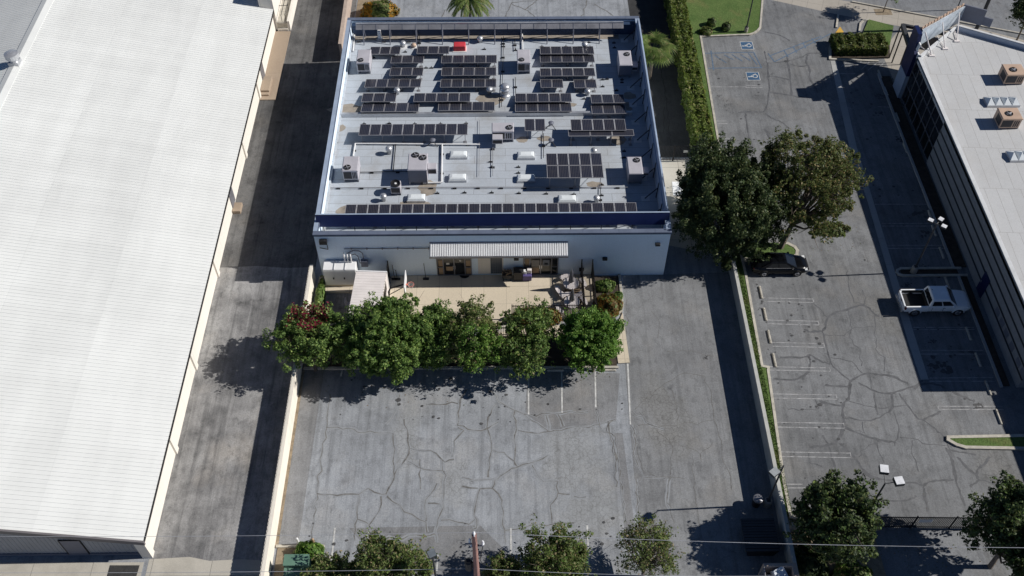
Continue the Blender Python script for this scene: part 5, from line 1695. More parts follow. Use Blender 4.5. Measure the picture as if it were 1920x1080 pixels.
for (pa, pb, t) in (((1735, 70), (1747, 105), .05), ((1758, 57), (1772, 92), .45), ((1783, 43), (1794, 78), .85)):
    f = G(*pb, RT - .3)
    p = Vector(A_) + dv_ * t
    b = MB()
    b.cyl((p.x + .1, p.y - .1, 6.7), (f[0], f[1], RT - .3), .06, n=6)
    b.cyl((f[0], f[1], RT - .25), (p.x + .1, p.y - .1, RT - .2), .04, n=6)
    b.box(f[0] - .25, f[1] - .12, RT - .32, f[0] + .25, f[1] + .12, RT - .2)
    build('sign_brace', b, 'pinkw', sb)
# entrance portal
o = thing('entrance_portal', 'dark steel entrance portal with a tan wall behind the navy pylon', 'portal', (40.5, 80, 0))
b = MB()
b.wall((39.45, 77.6), (39.75, 82.1), 3.75, 4.15, .35)
b.wall((39.75, 82.1), (43.6, 80.6), 3.8, 4.1, .25)
build('portal_beam', b, 'polegrey', o)
b = MB(); b.wall((40.6, 81.0), (43.2, 80.0), 2.2, 3.78, .2); build('soffit_wall', b, 'tan', o)
for (x_, y_) in ((39.55, 82.0), (39.62, 81.2), (40.4, 80.9)):
    b = MB(); b.box(x_ - .05, y_ - .05, 0, x_ + .05, y_ + .05, 3.75); build('post', b, 'polegrey', o)
# rooftop units and skylights on the right building
ZB = RT - .32
hvac(1899, 157, 1.75, 1.55, 1.05, 'tan air conditioner on the neighbouring roof, further from the dark skylight row', [(.42, .45, .33)], 'hvact', zb=ZB, stand=.15, group='tan air conditioners on the neighbouring roof')
hvac(1891, 240, 1.75, 1.5, 1.05, 'tan air conditioner on the neighbouring roof, standing right in front of the skylight row', [(.42, .45, .33)], 'hvact', zb=ZB, stand=.15, group='tan air conditioners on the neighbouring roof')
for px0, px1, py, lab in ((1850, 1912, 202, 'row of clear pyramid skylights between the two tan air conditioners'), (1893, 1955, 305, 'row of clear pyramid skylights at the right edge of the picture')):
    x0_, y0_ = G(px0, py, ZB); x1_, _ = G(px1, py, ZB)
    o = thing('pyramid_skylight', lab, 'skylight', ((x0_ + x1_) / 2, y0_ + .6, ZB), 'pyramid skylight rows on the neighbouring roof')
    b = MB(); b.box(x0_, y0_, ZB, x1_, y0_ + 1.25, ZB + .22); build('skylight_curb', b, 'galv', o)
    w4 = (x1_ - x0_) / 4
    for k in range(4):
        b = MB(); xa = x0_ + k * w4
        c_ = (xa + w4 / 2, y0_ + .62, ZB + .62)
        cs = [(xa + .03, y0_ + .05, ZB + .222), (xa + w4 - .03, y0_ + .05, ZB + .222), (xa + w4 - .03, y0_ + 1.2, ZB + .222), (xa + .03, y0_ + 1.2, ZB + .222)]
        for i in range(4):
            b.face([cs[i], cs[(i + 1) % 4], c_])
        build('skylight_pyramid', b, 'sky', o)

# ================================================================== BOUNDARY WALLS, GATES
def blockwall(name, label, a, c, h, th, m_, cap=True, zb=0, pil=0, grp=None):
    o = thing(name, label, 'wall', ((a[0] + c[0]) / 2, (a[1] + c[1]) / 2, zb), grp)
    q = MB(); q.wall(a, c, zb, zb + h, th)
    wl = build('wall_body', q, m_, o)
    if cap:
        q = MB(); q.wall(a, c, zb + h, zb + h + .06, th + .06); build('cap_course', q, m_, o)
    if pil:
        A, C = Vector(a), Vector(c)
        k = int((C - A).length / pil)
        q = MB()
        for i in range(k + 1):
            p = A.lerp(C, i / k)
            q.box(p.x - th * .8, p.y - .2, zb, p.x + th * .8, p.y + .2, zb + h + .1)
        build('pier', q, m_, wl)
    return o
lw = blockwall('block_wall', 'long cream painted block wall between the alley and the car park', (-16.02, 20), (-16.02, 52.9), 1.75, .2, 'wallw')
b = MB()
y = 20.0
while y < 52.5:
    b.box(-16.19, y, 1.5, -16.121, y + .17, 1.81)
    y += .28
b.box(-16.19, 20, 1.45, -16.121, 52.5, 1.498)
build('breeze_block_row', b, 'wallw', lw)
blockwall('block_wall', 'short tan wall behind the main building beside the orange bush', (-16.6, 82.0), (-16.9, 100), 2.1, .3, 'tan')
blockwall('block_wall', 'long grey block wall with the grass verge on its far side', (18.87, 18), (18.87, 54.6), 1.5, .2, 'wallg', cap=True)
blockwall('block_wall', 'short pale wall stub at the near end of the tall hedge', (18.85, 65.2), (19.0, 67.1), 1.6, .2, 'kerb', cap=False)
blockwall('block_wall', 'low grey wall in the shade of the big tree by the iron gate', (19.4, 29.9), (22.5, 29.9), .9, .2, 'wallg')
iron_fence('black iron double gate across the side lane below the hedge', (13.5, 66.9), (17.6, 66.9), 1.9, .13, 0, 'iron_gate', 'black iron gates', False, 'gate')
g2 = iron_fence('long black iron sliding gate across the driveway at the lower right', (25.1, 30.05), (33.2, 29.9), 1.7, .12, 0, 'iron_gate', 'black iron gates', False, 'gate')
b = MB(); xg, yg = G(1741, 994, 1.2); b.box(xg - .45, 29.93, 1.0, xg + .45, 29.95, 1.4); build('gate_sign', b, 'pinkw', g2)
b = MB(); xg, yg = G(1285, 288, 1.2); b.box(16.4, 66.83, 1.1, 16.8, 66.86, 1.35)
tag(build('notice_plate', b, 'paper'), 'small pale notice plate fixed on the side lane gate', 'sign')
iron_fence('black iron fence to the right of the sliding gate under the large tree', (33.3, 29.9), (38, 29.8), 1.6, .12, 0, 'iron_fence', 'black iron fences at the lower right', False)

# ================================================================== WHEEL STOPS
def wstop():
    o = thing('wheel_stop', '', 'wheel stop', (0, 0, 0))
    q = MB()
    rings = []
    for y in (-.66, -.62, .62, .66):
        k = .6 if abs(y) > .64 else 1
        rings.append([(-.09, y, 0.0), (.09, y, 0.0), (.085 * k, y, .07 * k), (.05 * k, y, .13 * k), (-.05 * k, y, .13 * k), (-.085 * k, y, .07 * k)])
    q.loft(rings)
    build('concrete_bar', q, 'kerb', o, local=True)
    q = MB()
    for y in (-.42, .42):
        q.lathe((0, y, .1305), [(.025, 0), (.025, .008)], 8)
    build('anchor_bolt', q, 'dkmetal', o, local=True)
    return o
ws = []
for i, (px, py, rz, lab, z) in enumerate([
    (1426.5, 549, 0, 'sunlit wheel stop nearest the black sedan', 3), (1434.5, 590, 0, 'sunlit wheel stop, second from the black sedan', 3), (1442.5, 632, 0, 'sunlit wheel stop, third from the black sedan', 3), (1452, 676, 0, 'sunlit wheel stop, fourth from the black sedan', 3),
    (1649.5, 140, 0, 'shaded wheel stop nearest the white entrance hatching', 3), (1661, 172, 0, 'shaded wheel stop, second from the white entrance hatching', 3), (1682.5, 221, 0, 'shaded wheel stop on the aisle side of the glass front, third from the hatching', 3), (1686, 243, 0, 'shaded wheel stop on the aisle side of the glass front, fourth from the hatching', 3), (1697, 278, 0, 'shaded wheel stop, fifth from the white entrance hatching', 3),
    (1744, 405, 0, 'shaded wheel stop directly under the lamp heads of the island pole', 3), (1751, 433, 0, 'shaded wheel stop just below the island pole lamp heads', 3), (1765.5, 475, 0, 'shaded wheel stop just behind the island kerb', 3), (1775.5, 531, 0, 'shaded wheel stop between the island and the white pickup', 3),
    (1815.5, 626, 0, 'shaded wheel stop just in front of the white pickup', 3), (1833.5, 675, 0, 'shaded wheel stop, second in front of the white pickup', 3), (1852.5, 728, 0, 'shaded wheel stop, third in front of the white pickup', 3), (1872, 782, 0, 'shaded wheel stop nearest the lit grass island', 3),
    (1139, 695, 90, 'pale wheel stop in the sun under the rightmost small tree', 3), (1042, 695, 90, 'wheel stop in tree shade between the two small right trees', 3), (929, 689, 90, 'wheel stop in tree shade left of the small tree by the steps', 3)]):
    if i == 0:
        o = wstop(); o['group'] = 'concrete wheel stops'; ws0 = o
        o['label'] = lab; o.location = (*G(px, py), 3 * L1)
    else:
        dup(ws0, (*G(px, py), 3 * L1), lab, 'concrete wheel stops', R(rz))

# ================================================================== LAMP POSTS, UTILITY POLES
def lamppost(label, base, h, heads, rb=.28, hb=.75, size=(.62, .5, .2), pr_=.075, cover='lampw'):
    x, y = base
    o = thing('street_lamp', label, 'lamp post', (x, y, 0), 'car park lamp posts')
    q = MB(); q.lathe((x, y, 0), [(rb, 0), (rb, hb - .05), (rb - .05, hb)], 16); build('concrete_base', q, 'rust', o)
    q = MB(); q.cyl((x, y, hb), (x, y, h), pr_, pr_ * .75, 10); q.box(x - .14, y - .14, hb, x + .14, y + .14, hb + .04); build('pole', q, 'polegrey', o)
    for (dx_, dy_) in heads:
        q = MB(); L = math.hypot(dx_, dy_); u = (dx_ / L, dy_ / L)
        q.cyl((x, y, h - .06), (x + dx_ - u[0] * .25, y + dy_ - u[1] * .25, h - .02), .03, n=6); build('arm', q, 'polegrey', o)
        q = MB(); a_ = math.atan2(dy_, dx_); q.obox((x + dx_, y + dy_, h + .02), (size[0], size[1], size[2]), a_); hd = build('lamp_head', q, 'polegrey', o)
        q = MB(); q.obox((x + dx_, y + dy_, h + .02 + size[2] / 2 + .012), (size[0] - .02, size[1] - .02, .02), a_); build('lamp_cover', q, cover, hd)
    return o
p = G(1437, 947)
hx, hy = G(1452, 886, 5.6)
lamppost('dark lamp post on a concrete drum base inside the grey block wall', (p[0], p[1]), 5.6, [(hx - p[0], hy - p[1])], cover='lampg')
p = G(1712, 511)
lamppost('lamp post with several heads on the shaded kerbed island', p, 6.0, [(.42, .42), (-.42, .32), (.45, -.35)], hb=.8, size=(.42, .38, .16))
p = G(1660, 906, 6.6)
h1 = G(1657, 881, 6.6); h2 = G(1685, 903, 6.6)
lamppost('double headed lamp post rising out of the large tree at the lower right', p, 6.6, [(h1[0] - p[0], h1[1] - p[1]), (h2[0] - p[0], h2[1] - p[1])], size=(.58, .56, .28))
p = G(1398, 61)
lamppost('lamp post on the lawn corner at the top', p, 6.3, [(.6, .3)], rb=.2, hb=.7)
p = G(811, 1042, 5.5)
lamppost('lamp post at the bottom edge left of the brown utility pole', p, 5.5, [(-.05, .1)], size=(.5, .5, .2), cover='lampd')

def utilpole(label, x, y, h, r0, r1, m_='pole'):
    o = thing('utility_pole', label, 'utility pole', (x, y, 0), 'utility poles')
    q = MB()
    q.cyl((x, y, 0), (x, y, h), r0, r1, 12)
    build('pole', q, m_, o)
    return o
HU = 12.0
ux_, uy_ = G(889, 1002, HU)
o = utilpole('red brown utility pole with transformer at the bottom edge', ux_, uy_, HU, .24, .14)
b = MB(); b.cyl((ux_, uy_ - .1, HU), (ux_, uy_ - .1, HU + .28), .05, .03, 8); b.lathe((ux_, uy_, HU), [(.05, 0), (.09, .08), (.05, .12), (.09, .2), (.03, .3)], 10); build('top_insulator', b, 'ceram', o)
for (sx, sz, ln_) in ((-.28, 10.9, .42), (.46, 10.6, .45), (-.2, 10.35, .35)):
    b = MB(); b.lathe((ux_ + sx, uy_ + .05, sz), [(.04, 0), (.085, .06), (.05, .1), (.085, .16), (.05, .2), (.085, .26), (.04, ln_)], 10); build('insulator', b, 'ceram', o)
b = MB(); b.box(ux_ - .55, uy_ - .04, 10.75, ux_ - .14, uy_ + .04, 10.82); b.box(ux_ + .14, uy_ - .04, 10.5, ux_ + .5, uy_ + .04, 10.57); build('insulator_arm', b, 'grmetal', o)
b = MB(); b.lathe((ux_ - .45, uy_ + .05, 7.3), [(.2, 0), (.22, .05), (.22, .95), (.24, 1.0), (.15, 1.1), (.14, 1.18), (.05, 1.2)], 16); b.box(ux_ - .3, uy_, 7.6, ux_ - .16, uy_ + .1, 8.2); build('transformer', b, 'dkmetal', o)
b = MB(); b.tube([(ux_ + .46, uy_, 10.5), (ux_ + .35, uy_, 9.6), (ux_ + .25, uy_, 8.6), (ux_ + .4, uy_, 8.0), (ux_ + .7, uy_ + .1, 7.5)], .022, 6); b.tube([(ux_ - .28, uy_, 11.2), (ux_ + .1, uy_, 12.0)], .012, 5); build('jumper_cable', b, 'dkmetal', o)
b = MB()
for k in range(8):
    b.box(ux_ + .13, uy_ - .04, 6.4 + k * .6, ux_ + .22, uy_ + .04, 6.46 + k * .6)
build('step_bolt', b, 'dkmetal', o)
def wire(label, pts, r_=.016):
    o = thing('overhead_wire', label, 'cable', pts[0], 'overhead wires strung from the utility pole')
    out = []
    for a, c in zip(pts[:-1], pts[1:]):
        a, c = Vector(a), Vector(c)
        for i in range(14):
            t = i / 14
            p = a.lerp(c, t); p.z -= .35 * 4 * t * (1 - t)
            out.append(p)
    out.append(Vector(pts[-1]))
    q = MB(); q.tube(out, r_, 5); build('wire_strand', q, 'wire', o)
zt = HU + .25
wire('pale wire from the pole top across to the left', [(*G(-350, 1003, zt), zt), (ux_, uy_, zt)], .011)
wire('pale wire from the pole top sagging across to the right edge', [(ux_, uy_, zt), (*G(1920, 1027, zt), zt), (*G(2400, 1040, zt), zt)], .015)
zb2 = 7.4
wire('lower pale wire from the pole across to the left, over the green transformer', [(*G(-350, 1072, zb2), zb2), (ux_, uy_, zb2)], .014)
wire('lower pale wire from the pole down to the right', [(ux_, uy_, zb2), (*G(1440, 1080, zb2), zb2), (*G(2000, 1096, zb2), zb2)], .014)
px_, py2 = G(1831, 54)
utilpole('tall dark utility pole on the pavement beyond the corner building', px_, py2, 11, .2, .15, 'polegrey')
px_, py2 = G(1795, 22)
utilpole('thin dark pole standing near the tip of the sign on the pavement', px_, py2 + .3, 5, .06, .05, 'polegrey')

# ================================================================== BOTTOM LEFT: TRANSFORMER, BOLLARDS; BOTTOM RIGHT: BINS
x0_, yb_ = G(534, 1040, 1.5); x1_, _ = G(579, 1040, 1.5)
o = thing('pad_transformer', 'green steel transformer box on a pad in the corner planter', 'transformer', ((x0_ + x1_) / 2, yb_ - .6, .07))
b = MB(); b.box(x0_ - .1, yb_ - 1.75, .07, x1_ + .1, yb_ + .1, .2); build('concrete_pad', b, 'rust', o)
b = MB(); b.loft([[(x0_, yb_, z0), (x0_, yb_ - .72, z0b), (x0_, yb_ - .72, .2), (x0_, yb_, .2)] if k == 0 else [(x1_, yb_, z0), (x1_, yb_ - .72, z0b), (x1_, yb_ - .72, .2), (x1_, yb_, .2)] for k, (z0, z0b) in enumerate(((1.5, 1.42), (1.5, 1.42)))])
b.box(x0_ - .03, yb_ - .76, 1.43, x1_ + .03, yb_ + .03, 1.5)
tb = build('tank_cabinet', b, 'green', o)
b = MB(); b.loft([[(x, yb_ - .73, 1.2), (x, yb_ - 1.5, 1.05), (x, yb_ - 1.5, .2), (x, yb_ - .73, .2)] for x in (x0_, x0_ + (x1_ - x0_) * .8)])
build('terminal_hood', b, 'green', o)
b = MB(); b.obox((x0_ + (x1_ - x0_) * .45, yb_ - 1.12, 1.16), ((x1_ - x0_) * .5, .6, .05), 0, R(11)); build('access_lid', b, 'green', o)
for px, py, m_, lab in ((561, 1021, 'whitem', 'white bollard at the corner planter, leftmost of the three'), (590, 1022, 'wood', 'rusty tan bollard in the middle of the three by the corner planter'), (616, 1047, 'rust', 'grey bollard nearest the white stall line, beside the corner planter')):
    x, y = G(px, py)
    o = thing('bollard', lab, 'bollard', (x, y, 0), 'bollards guarding the transformer')
    b = MB(); b.lathe((x, y, .0), [(.085, 0), (.085, .92), (.06, .97), (.02, .99)], 12); build('post', b, m_, o)
    b = MB(); b.lathe((x, y, .0), [(.2, .008), (.18, .03), (.09, .035)], 12); build('footing', b, 'rust', o)
x, y = G(1417, 946)
o = thing('trash_can', 'black trash can with a shiny lid beside the lamp post drum base', 'trash can', (x, y, 0))
b = MB(); b.lathe((x, y, 0), [(.28, 0), (.33, .8), (.35, .84)], 16); build('can_body', b, 'dkmetal', o)
b = MB(); b.lathe((x, y, .842), [(.36, 0), (.33, .12), (.15, .2), (.02, .21)], 16); build('can_lid', b, 'grmetal', o)
b = MB()
xa, ya = G(1430, 1056, 1.7)[0], G(1452, 1056, 1.7)[1]
o = thing('trash_enclosure', 'tan block trash enclosure against the grey wall at the bottom edge', 'enclosure', (17.6, ya - 1.2, 0))
b.box(16.75, ya - .2, 0, 18.9, ya, 1.7); b.box(18.62, ya - 4, 0, 18.9, ya - .2, 1.7); build('enclosure_wall', b, 'tan', o)
b = MB(); b.box(16.75, ya - 4, .1, 16.83, ya - .21, 1.6); build('enclosure_gate', b, 'grmetal', o)
o = thing('waste_pile', 'white cartons and boxes heaped inside the tan enclosure', 'waste', (17.7, ya - 1.0, 0))
for k, (dx_, dy_, z, s, a, rx_) in enumerate([(.1, -.55, 1.25, (.8, .75, .5), .5, .35), (-.45, -1.0, 1.0, (.5, .5, .5), .9, .2), (.35, -1.2, 1.0, (.6, .5, .5), .2, -.3), (-.2, -1.5, .95, (.7, .6, .5), 1.2, .1), (.1, -1.0, .4, (1.2, 1.4, .7), .1, 0)]):
    b = MB(); b.obox((17.7 + dx_, ya + dy_, z), s, a, rx_); build('carton', b, 'card', o)
o = thing('dumpster', 'long dark dumpster with a slatted lid in the wall shade', 'dumpster', (17.1, 29.1, 0))
b = MB(); b.loft([[(15.95 + i, 27.95 + i * .3, z), (18.2 - i, 27.95 + i * .3, z), (18.2 - i, 30.35 - i * .3, z), (15.95 + i, 30.35 - i * .3, z)] for z, i in ((.1, .25), (.95, 0))]); build('bin_body', b, 'dkmetal', o)
for k in range(12):
    pass
b = MB(); 
for k in range(12):
    b.box(15.93, 27.95 + k * .2, .96, 18.22, 27.95 + k * .2 + .165, 1.02 + .02 * (k % 2))
build('slatted_lid', b, 'polegrey', o)

# ================================================================== VEHICLES
def ring_body(st):
    """st: x, half widths and heights of a half section -> closed ring"""
    rings = []
    for (x, pts) in st:
        right = [(x, -w_, z) for w_, z in pts]
        left = [(x, w_, z) for w_, z in reversed(pts)]
        rings.append(right + left)
    return rings
def wheel(o, x, y, r_, wd, side):
    q = MB()
    q.cyl((x, y - wd / 2, r_), (x, y + wd / 2, r_), r_, r_, 20)
    w_ = build('wheel', q, 'rubber', o, local=True)
    q = MB()
    yo = y + side * (wd / 2 + .003)
    q.cyl((x, yo - side * .01, r_), (x, yo + side * .012, r_), r_ * .62, r_ * .58, 16)
    build('rim', q, 'chrome', w_, local=True)
    q = MB()
    for k in range(5):
        a = k * 2 * math.pi / 5
        q.obox((x + r_ * .3 * math.cos(a), yo + side * .016, r_ + r_ * .3 * math.sin(a)), (r_ * .5, .01, r_ * .1), 0, 0, -a)
    build('rim_spoke', q, 'dkmetal', w_, local=True)
# --- pickup, nose towards +X
tx0, ty0 = G(1700, 594, .35)
o = thing('pickup_truck', 'white four door pickup with an open black bed in the building shade', 'pickup truck', (34.75, 49.45, 3 * L1))
hw = .95
b = MB()
st = []
def sect(x, wb, zb_, wm, zm, wt, zt):
    return (x, [(wb * .9, zb_), (wb, zb_ + .06), (wm, zm), (wm, zm + .18), (wt + .02, zt - .05), (wt - .04, zt), (wt * .5, zt + .025)])
st = [sect(-.74, .93, .52, .95, .75, .93, 1.12), sect(.4, .93, .5, .955, .75, .93, 1.14), sect(1.25, .93, .5, .955, .75, .92, 1.12), sect(1.45, .94, .5, .97, .75, .90, 1.13), sect(2.0, .95, .5, .97, .75, .87, 1.10), sect(2.4, .90, .5, .93, .75, .80, 1.04), sect(2.62, .80, .5, .85, .72, .68, .94), sect(2.72, .66, .52, .70, .68, .52, .84)]
b.loft(ring_body(st))
body = build('body', b, 'carw', o, smooth=False, local=True)
b = MB()
for s in (-1, 1):
    rr_ = []
    for x in (-2.62, -2.5, -.78):
        rr_.append([(x, s * .80, .55), (x, s * .94, .55), (x, s * .965, .8), (x, s * .955, 1.0), (x, s * .94, 1.14), (x, s * .86, 1.16), (x, s * .83, 1.14), (x, s * .82, .7)])
    b.loft(rr_ if s > 0 else [r_[::-1] for r_ in rr_])
b.box(-2.62, -.8, .55, -.78, .8, .66)
build('bed_side', b, 'carw', o, local=True)
b = MB(); b.box(-2.5, -.815, .665, -.82, .815, .70); b.box(-.82, -.81, .67, -.785, .81, 1.1); b.box(-2.5, -.835, .7, -.82, -.822, 1.13); b.box(-2.5, .822, .7, -.82, .835, 1.13); build('bed_liner', b, 'rubber', o, local=True)
b = MB(); b.obox((-2.68, 0, .86), (.1, 1.62, .54), 0, 0, -.04); tg = build('tailgate', b, 'carw', o, local=True)
b = MB(); b.box(-2.752, -.14, .9, -2.735, .14, 1.0); build('tailgate_handle', b, 'dkmetal', tg, local=True)
b = MB(); b.bbox(-2.86, -.88, .48, -2.66, .88, .62); build('rear_bumper', b, 'chrome', o, local=True)
for s in (-1, 1):
    b = MB(); b.box(-2.68, s * .83, .8, -2.58, s * .972, 1.1); build('tail_light', b, 'tail', o, local=True)
    b = MB(); b.box(2.5, s * .6, .72, 2.66, s * .83, .9); build('headlight', b, 'headl', o, local=True)
    b = MB(); b.bbox(1.02, s * .96 if s > 0 else s * 1.16, 1.2, 1.2, s * 1.16 if s > 0 else s * .96, 1.36, .03); build('wing_mirror', b, 'carw', o, local=True)
b = MB()
cabst = [(-.16, .93, 1.13), (-.02, .80, 1.78), (.9, .78, 1.84), (1.35, .90, 1.13)]
b.loft([[(-.76, -.93, 1.12), (1.52, -.91, 1.12), (1.52, .91, 1.12), (-.76, .93, 1.12)], [(-.62, -.80, 1.72), (.82, -.78, 1.72), (.82, .78, 1.72), (-.62, .80, 1.72)], [(-.54, -.7, 1.8), (.72, -.68, 1.8), (.72, .68, 1.8), (-.54, .7, 1.8)]])
cb = build('cab', b, 'carw', o, local=True)
def quadpart(name, pts, m_, par, push):
    a, c, d = Vector(pts[0]), Vector(pts[1]), Vector(pts[2])
    nn = (c - a).cross(d - a).normalized()
    if nn.dot(push) < 0:
        nn = -nn
    q = MB(); q.face([Vector(p) + nn * .012 for p in pts]); return build(name, q, m_, par, local=True)
def lerp3(a, c, t):
    return tuple(a[i] + (c[i] - a[i]) * t for i in range(3))
def inset(P4, mu, mv):
    a, c, d, e = P4
    def bil(u, v):
        p, q = lerp3(a, c, u), lerp3(e, d, u)
        return lerp3(p, q, v)
    return [bil(mu[0], mv[0]), bil(mu[1], mv[0]), bil(mu[1], mv[1]), bil(mu[0], mv[1])]
F4 = lambda s: ((-.76, s * .93, 1.12), (1.52, s * .91, 1.12), (.82, s * .78, 1.72), (-.62, s * .80, 1.72))
for s in (-1, 1):
    quadpart('side_window', inset(F4(s), (.07, .46), (.16, .88)), 'glass', cb, Vector((0, s, 0)))
    quadpart('side_window', inset(F4(s), (.50, .90), (.16, .88)), 'glass', cb, Vector((0, s, 0)))
    b = MB(); b.box(.4, s * .966 if s > 0 else s * .975, .56, .415, s * .975 if s > 0 else s * .966, 1.1); b.box(-.5, s * .966 if s > 0 else s * .975, .56, -.485, s * .975 if s > 0 else s * .966, 1.1); build('door_seam', b, 'dkmetal', body, local=True)
    b = MB(); b.box(.35, s * .966 if s > 0 else s * .985, .98, .55, s * .985 if s > 0 else s * .966, 1.02); build('door_handle', b, 'chrome', body, local=True)
quadpart('windscreen', inset(((1.52, -.91, 1.12), (1.52, .91, 1.12), (.82, .78, 1.72), (.82, -.78, 1.72)), (.05, .95), (.08, .95)), 'glass', cb, Vector((1, 0, 1)))
quadpart('rear_window', inset(((-.76, -.93, 1.12), (-.76, .93, 1.12), (-.62, .80, 1.72), (-.62, -.80, 1.72)), (.1, .9), (.12, .9)), 'glass', cb, Vector((-1, 0, 0)))
b = MB(); b.box(2.715, -.5, .6, 2.735, .5, .8); build('grille', b, 'dkmetal', o, local=True)
b = MB(); b.cyl((-.4, .3, 1.8), (-.5, .3, 1.9), .02, n=6); build('roof_aerial', b, 'dkmetal', o, local=True)
for x in (-1.75, 1.75):
    for s in (-1, 1):
        b = MB()
        n = 12
        rr_ = []
        for i in range(n + 1):
            a = math.pi * i / n
            rr_.append([(x + .5 * math.cos(a), s * .93, .42 + .45 * math.sin(a)), (x + .5 * math.cos(a), s * .995, .42 + .45 * math.sin(a)), (x + .43 * math.cos(a), s * .995, .42 + .39 * math.sin(a)), (x + .43 * math.cos(a), s * .93, .42 + .39 * math.sin(a))])
        b.loft(rr_)
        build('wheel_arch', b, 'carw', body, local=True)
        b = MB(); b.cyl((x, s * .90, .42), (x, s * .978, .42), .42, .42, 18); build('arch_liner', b, 'rubber', body, local=True)
        wheel(o, x, s * .875, .40, .24, s)
# --- sedan, nose towards +X
o = thing('sedan_car', 'shiny black sedan parked nose out, half under the large dark tree', 'car', (22.95, 53.65, 3 * L1))
def sec2(x, wb, zb_, wm, zm, wt, zt):
    return (x, [(wb * .92, zb_), (wb, zb_ + .08), (wm, zm), (wm * .985, zm + .14), (wt, zt - .04), (wt * .9, zt), (wt * .45, zt + .02)])
st = [sec2(-2.36, .62, .42, .68, .55, .56, .86), sec2(-2.2, .78, .32, .82, .55, .68, .95), sec2(-1.7, .86, .26, .885, .55, .76, .99), sec2(-.6, .88, .24, .9, .55, .80, .96), sec2(.6, .88, .24, .9, .55, .80, .95), sec2(1.2, .87, .24, .9, .55, .79, .93), sec2(1.75, .85, .26, .875, .52, .74, .86), sec2(2.15, .76, .3, .80, .5, .62, .76), sec2(2.36, .58, .36, .62, .48, .44, .64)]
b = MB(); b.loft(ring_body(st)); body = build('body', b, 'carb', o, smooth=True, local=True)
lo = [(-1.75, .74), (1.28, .75)]; hi = [(-.95, .58), (.38, .57)]
b = MB(); b.loft([[(-1.8, -.76, .94), (1.3, -.77, .92), (1.3, .77, .92), (-1.8, .76, .94)], [(-.98, -.59, 1.38), (.36, -.58, 1.38), (.36, .58, 1.38), (-.98, .59, 1.38)], [(-.8, -.48, 1.43), (.2, -.47, 1.43), (.2, .47, 1.43), (-.8, .48, 1.43)]])
gh = build('cabin', b, 'carb', o, local=True)
F5 = lambda s: ((-1.8, s * .76, .94), (1.3, s * .77, .92), (.36, s * .58, 1.38), (-.98, s * .59, 1.38))
for s in (-1, 1):
    quadpart('side_window', inset(F5(s), (.16, .48), (.1, .88)), 'glass', gh, Vector((0, s, 0)))
    quadpart('side_window', inset(F5(s), (.51, .88), (.1, .88)), 'glass', gh, Vector((0, s, 0)))
    b = MB(); b.box(-1.3, s * .775 if s > 0 else s * .80, .945, 1.0, s * .80 if s > 0 else s * .775, .965); build('window_trim', b, 'chrome', body, local=True)
    b = MB(); b.box(1.98, s * .5 if s > 0 else s * .82, .62, 2.2, s * .82 if s > 0 else s * .5, .745); build('headlight', b, 'headl', o, local=True)
    b = MB(); b.bbox(.72, s * .82 if s > 0 else s * .99, .92, .9, s * .99 if s > 0 else s * .82, 1.04, .03); build('wing_mirror', b, 'carb', o, local=True)
    b = MB(); b.box(-2.32, s * .45 if s > 0 else s * .72, .68, -2.24, s * .72 if s > 0 else s * .45, .84); build('tail_light', b, 'tail', o, local=True)
quadpart('windscreen', inset(((1.3, -.77, .92), (1.3, .77, .92), (.36, .58, 1.38), (.36, -.58, 1.38)), (.05, .95), (.05, .95)), 'glass', gh, Vector((1, 0, 1)))
quadpart('rear_window', inset(((-1.8, -.76, .94), (-1.8, .76, .94), (-.98, .59, 1.38), (-.98, -.59, 1.38)), (.08, .92), (.08, .94)), 'glass', gh, Vector((-1, 0, 1)))
for x in (-1.38, 1.38):
    for s in (-1, 1):
        b = MB(); b.cyl((x, s * .80, .36), (x, s * .912, .36), .36, .36, 18); build('arch_liner', b, 'rubber', body, local=True)
        wheel(o, x, s * .82, .32, .2, s)
# ================================================================== PLANTS
def leaf_mesh(name, pts, size, mats, mi=None, seed=0, flat=.5, elong=1.9):
    """one mesh of small folded leaves at the given points (numpy Nx3, with outward hints)"""
    r = np.random.default_rng(seed)
    P_, O_ = pts
    n = len(P_)
    nr = r.normal(size=(n, 3)) + O_ * 1.6
    nr[:, 2] += flat
    nr /= np.linalg.norm(nr, axis=1)[:, None] + 1e-9
    t = r.normal(size=(n, 3))
    t -= nr * np.sum(t * nr, axis=1)[:, None]
    t /= np.linalg.norm(t, axis=1)[:, None] + 1e-9
    bt = np.cross(nr, t)
    s = size * r.uniform(.6, 1.4, n)[:, None]
    a = s * elong * .5
    c = s * .5
    v = np.empty((n, 4, 3))
    v[:, 0] = P_ - t * a
    v[:, 1] = P_ + bt * c + nr * c * .25
    v[:, 2] = P_ + t * a
    v[:, 3] = P_ - bt * c + nr * c * .25
    v = v.reshape(-1, 3)
    me = bpy.data.meshes.new(name)
    me.vertices.add(4 * n); me.loops.add(4 * n); me.polygons.add(n)
    me.vertices.foreach_set('co', v.ravel())
    me.loops.foreach_set('vertex_index', np.arange(4 * n, dtype=np.int32))
    me.polygons.foreach_set('loop_start', np.arange(0, 4 * n, 4, dtype=np.int32))
    me.polygons.foreach_set('loop_total', np.full(n, 4, dtype=np.int32))
    for m_ in mats:
        me.materials.append(MAT[m_])
    if mi is not None:
        me.polygons.foreach_set('material_index', mi.astype(np.int32))
    me.update(calc_edges=True)
    return me

